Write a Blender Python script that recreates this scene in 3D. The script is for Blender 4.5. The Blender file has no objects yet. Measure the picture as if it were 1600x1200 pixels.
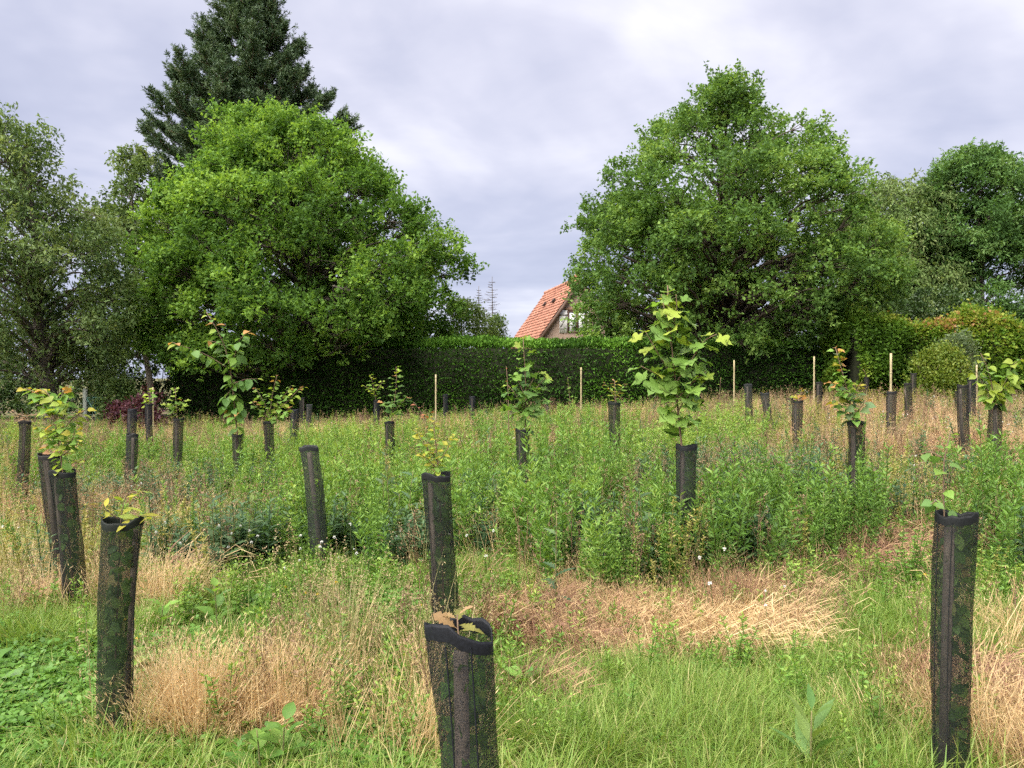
import bpy, math
import numpy as np
from mathutils import Vector, Matrix

# ------------------------------------------------------------------ camera, sky, sun, exposure
sc = bpy.context.scene
COL = sc.collection
EYE = 1.64            # camera height in metres
FOC = 1202.0          # focal length in photo pixels (1600 wide)
HOR = 590.0           # row of the horizon in the photo

cam_d = bpy.data.cameras.new('camera')
cam = bpy.data.objects.new('camera', cam_d)
COL.objects.link(cam)
cam.location = (0, 0, EYE)
cam.rotation_euler = (math.radians(90.0 - math.degrees(math.atan(10.0 / FOC))), 0, 0)
cam_d.sensor_width = 36.0
cam_d.lens = 36.0 * FOC / 1600.0
cam_d.clip_start = 0.05
cam_d.clip_end = 3000.0
sc.camera = cam

SUN_EL, SUN_AZ = 55.0, -66.0      # azimuth from +Y (view direction), negative = to the left
SUN_AZ_TRUE = SUN_AZ - 70.0       # left and slightly behind the camera
world = bpy.data.worlds.new('World')
sc.world = world
world.use_nodes = True
wn, wl = world.node_tree.nodes, world.node_tree.links
for n in list(wn):
    wn.remove(n)
out = wn.new('ShaderNodeOutputWorld')
sky = wn.new('ShaderNodeTexSky')
sky.sky_type = 'NISHITA'
sky.sun_disc = False
sky.sun_elevation = math.radians(SUN_EL)
sky.sun_rotation = math.radians(SUN_AZ_TRUE)
bg_sky = wn.new('ShaderNodeBackground')
bg_sky.inputs['Strength'].default_value = 0.05
wl.new(sky.outputs['Color'], bg_sky.inputs['Color'])
# cloud deck: noise on a flat layer overhead, seen in perspective
tc = wn.new('ShaderNodeTexCoord')
sep = wn.new('ShaderNodeSeparateXYZ')
wl.new(tc.outputs['Generated'], sep.inputs[0])
def wmath(op, a, b=None, clamp=False):
    m = wn.new('ShaderNodeMath'); m.operation = op; m.use_clamp = clamp
    for i, v in enumerate((a, b)):
        if v is None: continue
        if isinstance(v, (int, float)): m.inputs[i].default_value = v
        else: wl.new(v, m.inputs[i])
    return m.outputs[0]
zc = wmath('ADD', wmath('MAXIMUM', sep.outputs['Z'], 0.0), 0.16)
comb = wn.new('ShaderNodeCombineXYZ')
wl.new(wmath('DIVIDE', sep.outputs['X'], zc), comb.inputs[0])
wl.new(wmath('DIVIDE', sep.outputs['Y'], zc), comb.inputs[1])
comb.inputs[2].default_value = 31.9
def wnoise(scale, detail, dist):
    n = wn.new('ShaderNodeTexNoise')
    n.inputs['Scale'].default_value = scale
    n.inputs['Detail'].default_value = detail
    n.inputs['Roughness'].default_value = 0.55
    n.inputs['Distortion'].default_value = dist
    wl.new(comb.outputs[0], n.inputs['Vector'])
    return n.outputs['Fac']
cl = wmath('ADD', wmath('MULTIPLY', wnoise(0.55, 5.0, 0.5), 0.8), wmath('MULTIPLY', wnoise(1.9, 5.0, 0.3), 0.2))
ramp = wn.new('ShaderNodeValToRGB')
el = ramp.color_ramp.elements
el[0].position = 0.40; el[0].color = (0.415, 0.435, 0.575, 1)
el[1].position = 0.61; el[1].color = (0.93, 0.915, 0.96, 1)
e = el.new(0.47); e.color = (0.515, 0.53, 0.665, 1)
e = el.new(0.53); e.color = (0.66, 0.66, 0.775, 1)
wl.new(cl, ramp.inputs['Fac'])
# thinner, bluer veil of cloud towards the horizon
hz = wmath('POWER', wmath('SUBTRACT', 1.0, wmath('MAXIMUM', sep.outputs['Z'], 0.0), True), 5.0)
mixc = wn.new('ShaderNodeMix'); mixc.data_type = 'RGBA'
wl.new(wmath('MULTIPLY', hz, 0.80), mixc.inputs['Factor'])
wl.new(ramp.outputs['Color'], mixc.inputs[6])
mixc.inputs[7].default_value = (0.47, 0.515, 0.685, 1)
bg_cl = wn.new('ShaderNodeBackground')
bg_cl.inputs['Strength'].default_value = 0.170
wl.new(mixc.outputs[2], bg_cl.inputs['Color'])
mixs = wn.new('ShaderNodeMixShader')
mixs.inputs['Fac'].default_value = 0.96
wl.new(bg_sky.outputs[0], mixs.inputs[1])
wl.new(bg_cl.outputs[0], mixs.inputs[2])
wl.new(mixs.outputs[0], out.inputs['Surface'])

sun_d = bpy.data.lights.new('sun', 'SUN')
sun_d.energy = 1.5
sun_d.angle = math.radians(78)
sun_d.color = (1.0, 0.955, 0.88)
sun = bpy.data.objects.new('sun', sun_d)
COL.objects.link(sun)
_a, _e = math.radians(SUN_AZ_TRUE), math.radians(SUN_EL)
sdir = Vector((math.sin(_a) * math.cos(_e), math.cos(_a) * math.cos(_e), math.sin(_e)))
sun.rotation_euler = (-sdir).to_track_quat('-Z', 'Y').to_euler()
sun.location = (-6, -4, 20)

sc.view_settings.view_transform = 'Standard'
sc.view_settings.look = 'None'
sc.view_settings.gamma = 1.0
sc.view_settings.use_curve_mapping = False
sc.view_settings.exposure = 2.85
sc.render.engine = 'CYCLES'
sc.cycles.max_bounces = 6
sc.cycles.diffuse_bounces = 4
sc.cycles.glossy_bounces = 1
sc.cycles.transmission_bounces = 2
sc.cycles.use_adaptive_sampling = True
sc.cycles.adaptive_threshold = 0.02
sc.cycles.adaptive_min_samples = 16
sc.cycles.transparent_max_bounces = 8
sc.cycles.use_denoising = False
sc.cycles.denoiser = 'OPENIMAGEDENOISE'
sc.cycles.denoising_prefilter = 'ACCURATE'
sc.cycles.denoising_input_passes = 'RGB_ALBEDO_NORMAL'

# ------------------------------------------------------------------ helpers
R = np.random.default_rng(11)
def unit(v):
    return v / np.maximum(np.linalg.norm(v, axis=-1, keepdims=True), 1e-9)
def sstep(a, b, x):
    t = np.clip((np.asarray(x, float) - a) / (b - a), 0, 1)
    return t * t * (3 - 2 * t)
def bumps(x, y):
    return (0.035 * np.sin(0.9 * x + 0.6 * y + 1.0) + 0.03 * np.sin(-0.7 * x + 1.1 * y) + 0.018 * np.sin(2.1 * x + 0.4) * np.cos(1.7 * y))
def ground(x, y):
    """Height of the field: level by the camera, tilting up to the right, rising a little to the hedge."""
    x = np.asarray(x, float); y = np.asarray(y, float)
    g = 0.055 * np.clip(x, -6, 8) * sstep(3, 9, y) + 0.16 * sstep(9, 22, y)
    return g + bumps(x, y) * (1 - 0.5 * sstep(30, 60, np.abs(y)))
def gz(x, y):
    return float(ground(x, y))
def at(px, py, Y):
    """World point seen at photo pixel (px, py) at distance Y."""
    return Vector(((px - 800.0) / FOC * Y, Y, EYE + (HOR - py) / FOC * Y))
def gp(px, py):
    """Point on level ground seen at photo pixel."""
    Y = FOC * EYE / (py - HOR)
    return ((px - 800.0) / FOC * Y, Y)

def mesh_np(name, V, tris=None, quads=None, mat=None, attrs=None, smooth=False):
    me = bpy.data.meshes.new(name)
    V = np.asarray(V, np.float32).reshape(-1, 3)
    parts, sizes = [], []
    if tris is not None and len(tris):
        t = np.asarray(tris, np.int32).reshape(-1, 3); parts.append(t.ravel()); sizes.append(np.full(len(t), 3, np.int32))
    if quads is not None and len(quads):
        q = np.asarray(quads, np.int32).reshape(-1, 4); parts.append(q.ravel()); sizes.append(np.full(len(q), 4, np.int32))
    me.vertices.add(len(V)); me.vertices.foreach_set('co', V.ravel())
    if parts:
        li = np.concatenate(parts); sz = np.concatenate(sizes)
        me.loops.add(len(li)); me.loops.foreach_set('vertex_index', li)
        me.polygons.add(len(sz))
        st = np.zeros(len(sz), np.int32); st[1:] = np.cumsum(sz)[:-1]
        me.polygons.foreach_set('loop_start', st)
        try: me.polygons.foreach_set('loop_total', sz)
        except Exception: pass
        if smooth: me.polygons.foreach_set('use_smooth', np.ones(len(sz), bool))
    for k, a in (attrs or {}).items():
        at_ = me.attributes.new(k, 'FLOAT', 'POINT'); at_.data.foreach_set('value', np.asarray(a, np.float32).ravel())
    if mat is not None: me.materials.append(mat)
    me.update(calc_edges=True)
    me.validate()
    return me
def obj(name, me, parent=None, loc=None):
    o = bpy.data.objects.new(name, me)
    COL.objects.link(o)
    if parent is not None: o.parent = parent
    if loc is not None: o.location = loc
    return o
def empty(name, loc=(0, 0, 0)):
    o = bpy.data.objects.new(name, None)
    o.empty_display_size = 0.1
    COL.objects.link(o); o.location = loc
    return o
def tag(o, label=None, cat=None, group=None, kind=None):
    if label: o['label'] = label
    if cat: o['category'] = cat
    if group: o['group'] = group
    if kind: o['kind'] = kind
    return o

class MB:
    """Collects geometry (verts, tris, quads, one float attribute) for one mesh."""
    def __init__(s): s.v = []; s.t = []; s.q = []; s.m = []; s.n = 0
    def add(s, V, tris=None, quads=None, mix=0.5):
        V = np.asarray(V, float).reshape(-1, 3)
        if tris is not None and len(tris): s.t.append(np.asarray(tris, int).reshape(-1, 3) + s.n)
        if quads is not None and len(quads): s.q.append(np.asarray(quads, int).reshape(-1, 4) + s.n)
        s.v.append(V); s.m.append(np.broadcast_to(np.asarray(mix, float), (len(V),)).copy()); s.n += len(V)
    def box(s, lo, hi, mix=0.5):
        x0, y0, z0 = lo; x1, y1, z1 = hi
        V = [(x0,y0,z0),(x1,y0,z0),(x1,y1,z0),(x0,y1,z0),(x0,y0,z1),(x1,y0,z1),(x1,y1,z1),(x0,y1,z1)]
        s.add(V, quads=[(0,3,2,1),(4,5,6,7),(0,1,5,4),(1,2,6,5),(2,3,7,6),(3,0,4,7)], mix=mix)
    def obox(s, c, ax, ay, az, hx, hy, hz, mix=0.5):
        """Box at c with half sizes along given axes."""
        c, ax, ay, az = (np.asarray(u, float) for u in (c, ax, ay, az))
        V = [c + sx*hx*ax + sy*hy*ay + sz*hz*az for sz in (-1,1) for sx, sy in ((-1,-1),(1,-1),(1,1),(-1,1))]
        s.add(V, quads=[(0,3,2,1),(4,5,6,7),(0,1,5,4),(1,2,6,5),(2,3,7,6),(3,0,4,7)], mix=mix)
    def tube(s, P, rad, k=6, mix=0.5, cap=True):
        P = np.asarray(P, float); n = len(P)
        rad = np.broadcast_to(np.asarray(rad, float), (n,))
        T = unit(np.gradient(P, axis=0))
        a = np.where(np.abs(T[:, 2:3]) < 0.9, np.array([[0, 0, 1.0]]), np.array([[1.0, 0, 0]]))
        U = unit(np.cross(T, a)); W = np.cross(T, U)
        th = np.linspace(0, 2*np.pi, k, endpoint=False)
        V = P[:, None] + rad[:, None, None] * (np.cos(th)[None, :, None]*U[:, None] + np.sin(th)[None, :, None]*W[:, None])
        i = np.arange(n-1)[:, None]*k; j = np.arange(k)[None]; j2 = (j+1) % k
        q = np.stack([i+j, i+j2, i+k+j2, i+k+j], -1).reshape(-1, 4)
        V = V.reshape(-1, 3)
        if cap:
            V = np.vstack([V, P[-1:], P[:1]]); c = n*k
            t = [(c, (n-1)*k+(b), (n-1)*k+((b+1) % k)) for b in range(k)] + [(c+1, (b+1) % k, b) for b in range(k)]
            s.add(V, tris=t, quads=q, mix=mix)
        else: s.add(V, quads=q, mix=mix)
    def mesh(s, name, mat, smooth=False):
        return mesh_np(name, np.vstack(s.v) if s.v else np.zeros((0, 3)), np.vstack(s.t) if s.t else None, np.vstack(s.q) if s.q else None, mat, {'mix': np.concatenate(s.m) if s.m else []}, smooth)
    def build(s, name, mat, parent=None, smooth=False, loc=None):
        return obj(name, s.mesh(name, mat, smooth), parent, loc)

# ------------------------------------------------------------------ materials
def new_mat(name):
    m = bpy.data.materials.new(name); m.use_nodes = True
    nt = m.node_tree
    for n in list(nt.nodes): nt.nodes.remove(n)
    o = nt.nodes.new('ShaderNodeOutputMaterial')
    return m, nt, o
def nmath(nt, op, a, b=None, clamp=False):
    m = nt.nodes.new('ShaderNodeMath'); m.operation = op; m.use_clamp = clamp
    for i, v in enumerate((a, b)):
        if v is None: continue
        if isinstance(v, (int, float)): m.inputs[i].default_value = v
        else: nt.links.new(v, m.inputs[i])
    return m.outputs[0]
def nramp(nt, fac, stops):
    r = nt.nodes.new('ShaderNodeValToRGB'); e = r.color_ramp.elements
    e[0].position, e[0].color = stops[0][0], (*stops[0][1], 1)
    e[1].position, e[1].color = stops[-1][0], (*stops[-1][1], 1)
    for p, c in stops[1:-1]:
        k = e.new(p); k.color = (*c, 1)
    nt.links.new(fac, r.inputs['Fac'])
    return r.outputs['Color']
def nattr(nt, name, kind='GEOMETRY'):
    a = nt.nodes.new('ShaderNodeAttribute'); a.attribute_name = name; a.attribute_type = kind
    return a.outputs['Fac']
def nnoise(nt, scale, detail=4.0, rough=0.55, coord='Object', dist=0.0, vec=None):
    n = nt.nodes.new('ShaderNodeTexNoise')
    n.inputs['Scale'].default_value = scale; n.inputs['Detail'].default_value = detail
    n.inputs['Roughness'].default_value = rough; n.inputs['Distortion'].default_value = dist
    if vec is None:
        t = nt.nodes.new('ShaderNodeTexCoord'); vec = t.outputs[coord]
    nt.links.new(vec, n.inputs['Vector'])
    return n.outputs['Fac']
def nmixc(nt, fac, a, b, blend='MIX'):
    m = nt.nodes.new('ShaderNodeMix'); m.data_type = 'RGBA'; m.blend_type = blend
    for i, v in ((0, fac), (6, a), (7, b)):
        if isinstance(v, (int, float)): m.inputs[i].default_value = v
        elif isinstance(v, tuple): m.inputs[i].default_value = (*v, 1)
        else: nt.links.new(v, m.inputs[i])
    return m.outputs[2]
def leaf_shader(nt, o, col, trans=0.35, rough=0.5, spec=0.3, tcol=(1.25, 1.2, 0.6)):
    p = nt.nodes.new('ShaderNodeBsdfPrincipled')
    p.inputs['Roughness'].default_value = rough
    p.inputs['Specular IOR Level'].default_value = spec
    nt.links.new(col, p.inputs['Base Color'])
    t = nt.nodes.new('ShaderNodeBsdfTranslucent')
    nt.links.new(nmixc(nt, 1.0, col, tcol, 'MULTIPLY'), t.inputs['Color'])
    m = nt.nodes.new('ShaderNodeMixShader'); m.inputs['Fac'].default_value = trans
    nt.links.new(p.outputs[0], m.inputs[1]); nt.links.new(t.outputs[0], m.inputs[2])
    nt.links.new(m.outputs[0], o.inputs['Surface'])
def foliage_mat(name, stops, trans=0.35, rough=0.5, spec=0.3, instanced=False, tcol=(1.25, 1.2, 0.6)):
    """Leaves: colour picked by each leaf's own number (and, for scattered plants, the plant's)."""
    m, nt, o = new_mat(name)
    f = nattr(nt, 'mix')
    if instanced:
        f = nmath(nt, 'ADD', nmath(nt, 'MULTIPLY', f, 0.55), nmath(nt, 'MULTIPLY', nattr(nt, 'tint', 'INSTANCER'), 0.45))
    leaf_shader(nt, o, nramp(nt, f, stops), trans, rough, spec, tcol)
    return m
def bark_mat(name, a, b, scale=14.0, bump=0.5):
    m, nt, o = new_mat(name)
    t = nt.nodes.new('ShaderNodeTexCoord'); mp = nt.nodes.new('ShaderNodeMapping')
    mp.inputs['Scale'].default_value = (1, 1, 0.22); nt.links.new(t.outputs['Object'], mp.inputs[0])
    f = nnoise(nt, scale, 6, 0.65, vec=mp.outputs[0])
    p = nt.nodes.new('ShaderNodeBsdfPrincipled'); p.inputs['Roughness'].default_value = 0.9
    nt.links.new(nramp(nt, f, [(0.3, a), (0.7, b)]), p.inputs['Base Color'])
    bu = nt.nodes.new('ShaderNodeBump'); bu.inputs['Strength'].default_value = bump; bu.inputs['Distance'].default_value = 0.02
    nt.links.new(f, bu.inputs['Height']); nt.links.new(bu.outputs[0], p.inputs['Normal'])
    nt.links.new(p.outputs[0], o.inputs['Surface'])
    return m
def plain_mat(name, a, b, scale=8.0, rough=0.8, bump=0.0, metallic=0.0, spec=0.3):
    m, nt, o = new_mat(name)
    f = nnoise(nt, scale, 5, 0.6)
    p = nt.nodes.new('ShaderNodeBsdfPrincipled')
    p.inputs['Roughness'].default_value = rough; p.inputs['Metallic'].default_value = metallic; p.inputs['Specular IOR Level'].default_value = spec
    nt.links.new(nramp(nt, f, [(0.3, a), (0.7, b)]), p.inputs['Base Color'])
    if bump:
        bu = nt.nodes.new('ShaderNodeBump'); bu.inputs['Strength'].default_value = bump; bu.inputs['Distance'].default_value = 0.01
        nt.links.new(f, bu.inputs['Height']); nt.links.new(bu.outputs[0], p.inputs['Normal'])
    nt.links.new(p.outputs[0], o.inputs['Surface'])
    return m

BARK = bark_mat('bark_grey_brown', (0.05, 0.04, 0.03), (0.14, 0.115, 0.09))
BARK_RED = bark_mat('bark_pine', (0.07, 0.045, 0.03), (0.20, 0.12, 0.08))
BARK_WHITE = bark_mat('bark_birch', (0.10, 0.09, 0.08), (0.55, 0.53, 0.48), 7.0)
TWIG = bark_mat('twig_brown', (0.06, 0.045, 0.03), (0.13, 0.10, 0.07), 30.0)

# ------------------------------------------------------------------ ground
m, nt, o = new_mat('meadow_soil')
f1 = nnoise(nt, 0.55, 5, 0.6); f2 = nnoise(nt, 9.0, 8, 0.7); f3 = nnoise(nt, 70.0, 5, 0.7)
c1 = nramp(nt, f2, [(0.3, (0.07, 0.052, 0.034)), (0.5, (0.17, 0.125, 0.075)), (0.7, (0.30, 0.225, 0.13))])
c2 = nramp(nt, f2, [(0.3, (0.035, 0.06, 0.015)), (0.7, (0.10, 0.15, 0.04))])
cc = nmixc(nt, nramp(nt, f1, [(0.42, (0, 0, 0)), (0.58, (1, 1, 1))]), c1, c2)
cc = nmixc(nt, 0.5, cc, nramp(nt, f3, [(0.3, (0.5, 0.5, 0.5)), (0.7, (1.3, 1.3, 1.3))]), 'MULTIPLY')
p = nt.nodes.new('ShaderNodeBsdfPrincipled'); p.inputs['Roughness'].default_value = 0.95; p.inputs['Specular IOR Level'].default_value = 0.1
nt.links.new(cc, p.inputs['Base Color'])
bu = nt.nodes.new('ShaderNodeBump'); bu.inputs['Strength'].default_value = 0.8; bu.inputs['Distance'].default_value = 0.03
nt.links.new(f3, bu.inputs['Height']); nt.links.new(bu.outputs[0], p.inputs['Normal'])
nt.links.new(p.outputs[0], o.inputs['Surface'])
SOIL = m
xs = np.concatenate([[-1500, -600, -250, -120, -70], np.linspace(-45, 45, 151), [70, 120, 250, 600, 1500]])
ys = np.concatenate([[-1500, -500, -150, -50, -20], np.linspace(-8, 70, 131), [90, 130, 220, 500, 1500]])
XX, YY = np.meshgrid(xs, ys)
ZZ = ground(XX, YY)
nx, ny = len(xs), len(ys)
i = np.arange(ny-1)[:, None]*nx + np.arange(nx-1)[None]
q = np.stack([i, i+1, i+nx+1, i+nx], -1).reshape(-1, 4)
tag(obj('ground', mesh_np('ground', np.stack([XX, YY, ZZ], -1), quads=q, mat=SOIL, smooth=True)), kind='structure')

# grey lane crossing behind the field at the left
lane_m = plain_mat('lane_asphalt', (0.16, 0.155, 0.15), (0.25, 0.24, 0.23), 25.0, 0.9, 0.3)
lx = np.linspace(-60, -9.5, 60); mb = MB()
for k in range(len(lx)-1):
    V = []
    for x in (lx[k], lx[k+1]):
        for y in (24.4, 28.0):
            V.append((x, y, gz(x, y) + 0.03))
    mb.add(V, quads=[(0, 2, 3, 1)])
tag(mb.build('lane', lane_m), kind='structure')
# ------------------------------------------------------------------ trees
def lump(P, seed, amp, freq):
    r = np.random.default_rng(seed); s = 0
    for k in range(5):
        d = unit(r.normal(size=3)); s = s + np.sin(P @ d * freq * r.uniform(0.7, 1.5) + r.uniform(0, 6.28))
    return amp * s / 2.2
def rand_dir(r, n):
    return unit(r.normal(size=(n, 3)))
def leaf_quads(r, P, D, L, W, up=0.8, fold=0.18):
    """Small folded leaves: base P, direction D, blade facing roughly upwards. Returns V (n,4,3)."""
    n = len(P)
    N = rand_dir(r, n); N = unit(N * 0.75 + np.array([0, 0, up]))
    S = unit(np.cross(D, N)); N = np.cross(S, D)
    L = np.broadcast_to(L, (n,))[:, None]; W = np.broadcast_to(W, (n,))[:, None]
    mid = P + D * L * 0.5
    a = mid + S * W * 0.5 + N * W * fold
    b = mid - S * W * 0.5 + N * W * fold
    t = P + D * L - N * L * 0.08
    return np.stack([P, a, t, b], 1)
def leaf_mesh(name, V, mix, mat):
    n = len(V); i = np.arange(n)[:, None]*4
    tris = np.concatenate([i + np.array([[0, 1, 2]]), i + np.array([[0, 2, 3]])], 0)
    return mesh_np(name, V.reshape(-1, 3), tris=tris, mat=mat, attrs={'mix': np.repeat(mix, 4)})

def limb_path(r, a, b, sag=0.12, n=6):
    a, b = np.asarray(a, float), np.asarray(b, float)
    t = np.linspace(0, 1, n)[:, None]
    L = np.linalg.norm(b - a)
    P = a + (b - a) * t
    P[:, 2] += np.sin(t[:, 0] * np.pi) * L * sag
    P[1:-1] += r.normal(size=(n-2, 3)) * L * 0.025
    return P

def broad_tree(name, label, trunk_px, Y, prof, mat, seed, base_px=None, nb=80, nc=22, nt_=9, nl=9, leafL=0.13, leafW=0.085,
               bough=(0.9, 1.6), twig=0.42, droop=0.0, upt=0.25, fill=0.30, depth=1.0, trunk_r=0.28, bark=None, crown_base=None, tall=0.8, lean=0.0, shoots=0, shoot_n=5, group='tall trees behind the hedge', lumps=0.14):
    """Tree whose crown follows an outline of (row, left, right) photo rows set at its own distance; boughs carry clumps,
    clumps carry twigs, twigs carry leaves."""
    r = np.random.default_rng(seed)
    tx = (trunk_px - 800) / FOC * Y
    g = gz(tx, Y)
    zs = np.array([EYE + (HOR - p[0]) / FOC * Y for p in prof])[::-1] - g
    xl = np.array([(p[1] - trunk_px) / FOC * Y for p in prof])[::-1]
    xr = np.array([(p[2] - trunk_px) / FOC * Y for p in prof])[::-1]
    z0, z1 = zs[0], zs[-1]
    def envelope(z):
        return np.interp(z, zs, xl), np.interp(z, zs, xr)
    # bough centres: weighted to the outside of the crown volume
    cand = 6000
    z = r.uniform(z0, z1, cand)
    l, rr_ = envelope(z); cx = (l + rr_) / 2; hw = (rr_ - l) / 2
    keep = r.uniform(0, 1, cand) < (hw / hw.max()) ** 1.3 + 0.05
    z, cx, hw = z[keep], cx[keep], hw[keep]
    th = r.uniform(0, 2*np.pi, len(z))
    rho = np.where(r.uniform(size=len(z)) < fill, r.uniform(0.1, 0.75, len(z)), r.uniform(0.78, 1.0, len(z)))
    br_all = r.uniform(*bough, len(z))
    inner = np.maximum(hw - br_all * 0.85 - twig * 0.45 - 0.12, 0.10 * hw)
    C = np.stack([cx + inner * rho * np.cos(th), inner * depth * rho * np.sin(th), z], -1)
    # thin out so boughs spread evenly
    sel = []
    for k in range(len(C)):
        if len(sel) >= nb: break
        if not sel or np.min(np.linalg.norm(C[sel] - C[k], axis=1)) > bough[0] * 0.56: sel.append(k)
    C, brd, rho, hwS, cxS = C[sel], br_all[sel], rho[sel], hw[sel], cx[sel]
    brd = np.minimum(brd, np.maximum(hwS * 0.8, 0.35))
    C[:, 2] = np.minimum(C[:, 2], z1 - brd * 0.72 - twig * 0.6 - 0.35)
    nB = len(C)
    # clumps over each bough, more on its upper and outer side
    Bi = np.repeat(np.arange(nB), nc)
    d = rand_dir(r, len(Bi))
    outw = unit(np.stack([C[:, 0] - cxS, C[:, 1], np.full(nB, 0.35) * brd], -1))[Bi]
    d = unit(d + 0.55 * outw + np.array([0, 0, 0.25]))
    rad = brd[Bi] * (r.uniform(0.45, 1.0, len(Bi)) ** 0.6)
    K = C[Bi] + d * rad[:, None] * np.array([1.0, 1.0, 0.72])
    K += unit(K) * lump(K, seed, lumps, 2.2)[:, None]
    K += outw * ((r.uniform(size=len(K)) < 0.22) * r.uniform(0.15, 0.55, len(K)))[:, None]
    Kd = unit(d * 0.8 + outw * 0.4 + np.array([0, 0, upt]))
    Kmix = np.clip(r.normal(0.42, 0.18, len(K)) + 0.17 * r.normal(size=nB)[Bi], 0, 1)
    if shoots:
        # tall leafy shoots on top
        s = r.integers(0, nB, shoots)
        zz = C[s, 2]; top = C[s] + np.stack([r.normal(size=shoots)*0.4, r.normal(size=shoots)*0.4, brd[s]*0.6], -1)
        for j in range(shoot_n):
            K = np.vstack([K, top + np.array([0, 0, 0.24 * j]) + r.normal(size=(shoots, 3))*0.05])
            Kd = np.vstack([Kd, unit(np.tile([[0, 0, 1.0]], (shoots, 1)) + 0.3 * rand_dir(r, shoots))])
            Kmix = np.concatenate([Kmix, r.uniform(0.45, 0.8, shoots)])
    # twigs
    Ti = np.repeat(np.arange(len(K)), nt_)
    tdir = unit(Kd[Ti] * 0.75 + rand_dir(r, len(Ti)) * 0.8 + np.array([0, 0, upt - droop]))
    tl = twig * r.uniform(0.55, 1.25, len(Ti))
    tb = K[Ti] + rand_dir(r, len(Ti)) * 0.14
    # leaves along the twigs
    Li = np.repeat(np.arange(len(Ti)), nl)
    u = r.uniform(0.1, 1.0, len(Li))
    P = tb[Li] + tdir[Li] * (tl[Li] * u)[:, None]
    P[:, 2] -= droop * (tl[Li] * u) ** 2 * 1.2
    P += rand_dir(r, len(Li)) * 0.03
    D = unit(tdir[Li] * 0.5 + rand_dir(r, len(Li)) * 0.8 + np.array([0, 0, -0.1 - droop * 0.8]))
    sc_ = r.uniform(0.5, 1.35, len(Li))
    V = leaf_quads(r, P, D, leafL * sc_, leafW * sc_)
    mix = np.clip(Kmix[Ti][Li] + r.normal(0, 0.10, len(Li)) + 0.10 * (u - 0.5), 0, 1)
    root = empty(name, (tx, Y, g))
    tag(root, label, 'tree', group)
    cr = obj('crown', leaf_mesh('crown', V, mix, mat), root); cr['kind'] = 'stuff'
    # trunk and limbs, one body
    mb = MB()
    ht = z0 + (z1 - z0) * tall
    n = 12; t = np.linspace(0, 1, n)
    midx = (np.interp(t * ht, zs, (xl + xr) / 2)) * sstep(0, 0.5, t) * 0.6
    TP = np.stack([midx + lean * t + 0.05 * np.sin(t * 9 + seed), 0.06 * np.cos(t * 7), t * ht - 0.15], -1)
    TR = trunk_r * (1 - 0.86 * t) + trunk_r * 0.45 * np.exp(-t * 26)
    mb.tube(TP, TR, 10)
    for k in range(nB):
        zt = max(0.22 * z0 + 0.3, min(C[k, 2] - 0.35 * np.linalg.norm(C[k, :2]) - 0.3, ht * 0.95))
        a = np.array([np.interp(zt, TP[:, 2], TP[:, 0]), np.interp(zt, TP[:, 2], TP[:, 1]), zt])
        L = limb_path(r, a, C[k], 0.06 if droop < 0.3 else 0.2)
        r0 = np.interp(zt, TP[:, 2], TR) * 0.42
        mb.tube(L, np.linspace(max(r0, 0.03), 0.018, len(L)), 5, cap=False)
        ks = np.where(Bi == k)[0]
        for q_ in ks[::2]:
            mb.tube(limb_path(r, L[-2] * 0.4 + L[-1] * 0.6, K[q_], 0.03, 4), np.linspace(0.02, 0.006, 4), 3, cap=False)
    mb.build('trunk', bark or BARK, root, True)
    return root

GREEN = foliage_mat('leaf_field_maple', [(0.05, (0.068, 0.140, 0.030)), (0.45, (0.130, 0.250, 0.045)), (0.9, (0.25, 0.395, 0.07))], 0.42, 0.6, 0.15)
OAKG = foliage_mat('leaf_oak', [(0.05, (0.072, 0.140, 0.036)), (0.5, (0.128, 0.235, 0.052)), (0.95, (0.25, 0.37, 0.09))], 0.4, 0.6, 0.15)
CHERRY = foliage_mat('leaf_cherry', [(0.05, (0.062, 0.105, 0.036)), (0.5, (0.135, 0.205, 0.07)), (0.95, (0.26, 0.33, 0.13))], 0.35, 0.6, 0.15)
BIRCHG = foliage_mat('leaf_birch', [(0.05, (0.062, 0.105, 0.034)), (0.5, (0.12, 0.185, 0.055)), (0.95, (0.21, 0.27, 0.10))], 0.35, 0.6, 0.15)
WILLOW = foliage_mat('leaf_willow', [(0.05, (0.070, 0.120, 0.036)), (0.5, (0.145, 0.215, 0.065)), (0.95, (0.25, 0.31, 0.12))], 0.35, 0.6, 0.15)
ASHG = foliage_mat('leaf_ash', [(0.05, (0.052, 0.110, 0.030)), (0.5, (0.098, 0.195, 0.052)), (0.95, (0.17, 0.275, 0.09))], 0.35, 0.6, 0.15)
PINEG = foliage_mat('needle_pine', [(0.05, (0.034, 0.066, 0.030)), (0.5, (0.072, 0.122, 0.054)), (0.95, (0.15, 0.20, 0.095))], 0.12, 0.55, 0.3)
DARKG = foliage_mat('leaf_laurel', [(0.05, (0.022, 0.045, 0.012)), (0.5, (0.045, 0.085, 0.022)), (0.95, (0.09, 0.15, 0.045))], 0.2, 0.4, 0.4)

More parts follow.
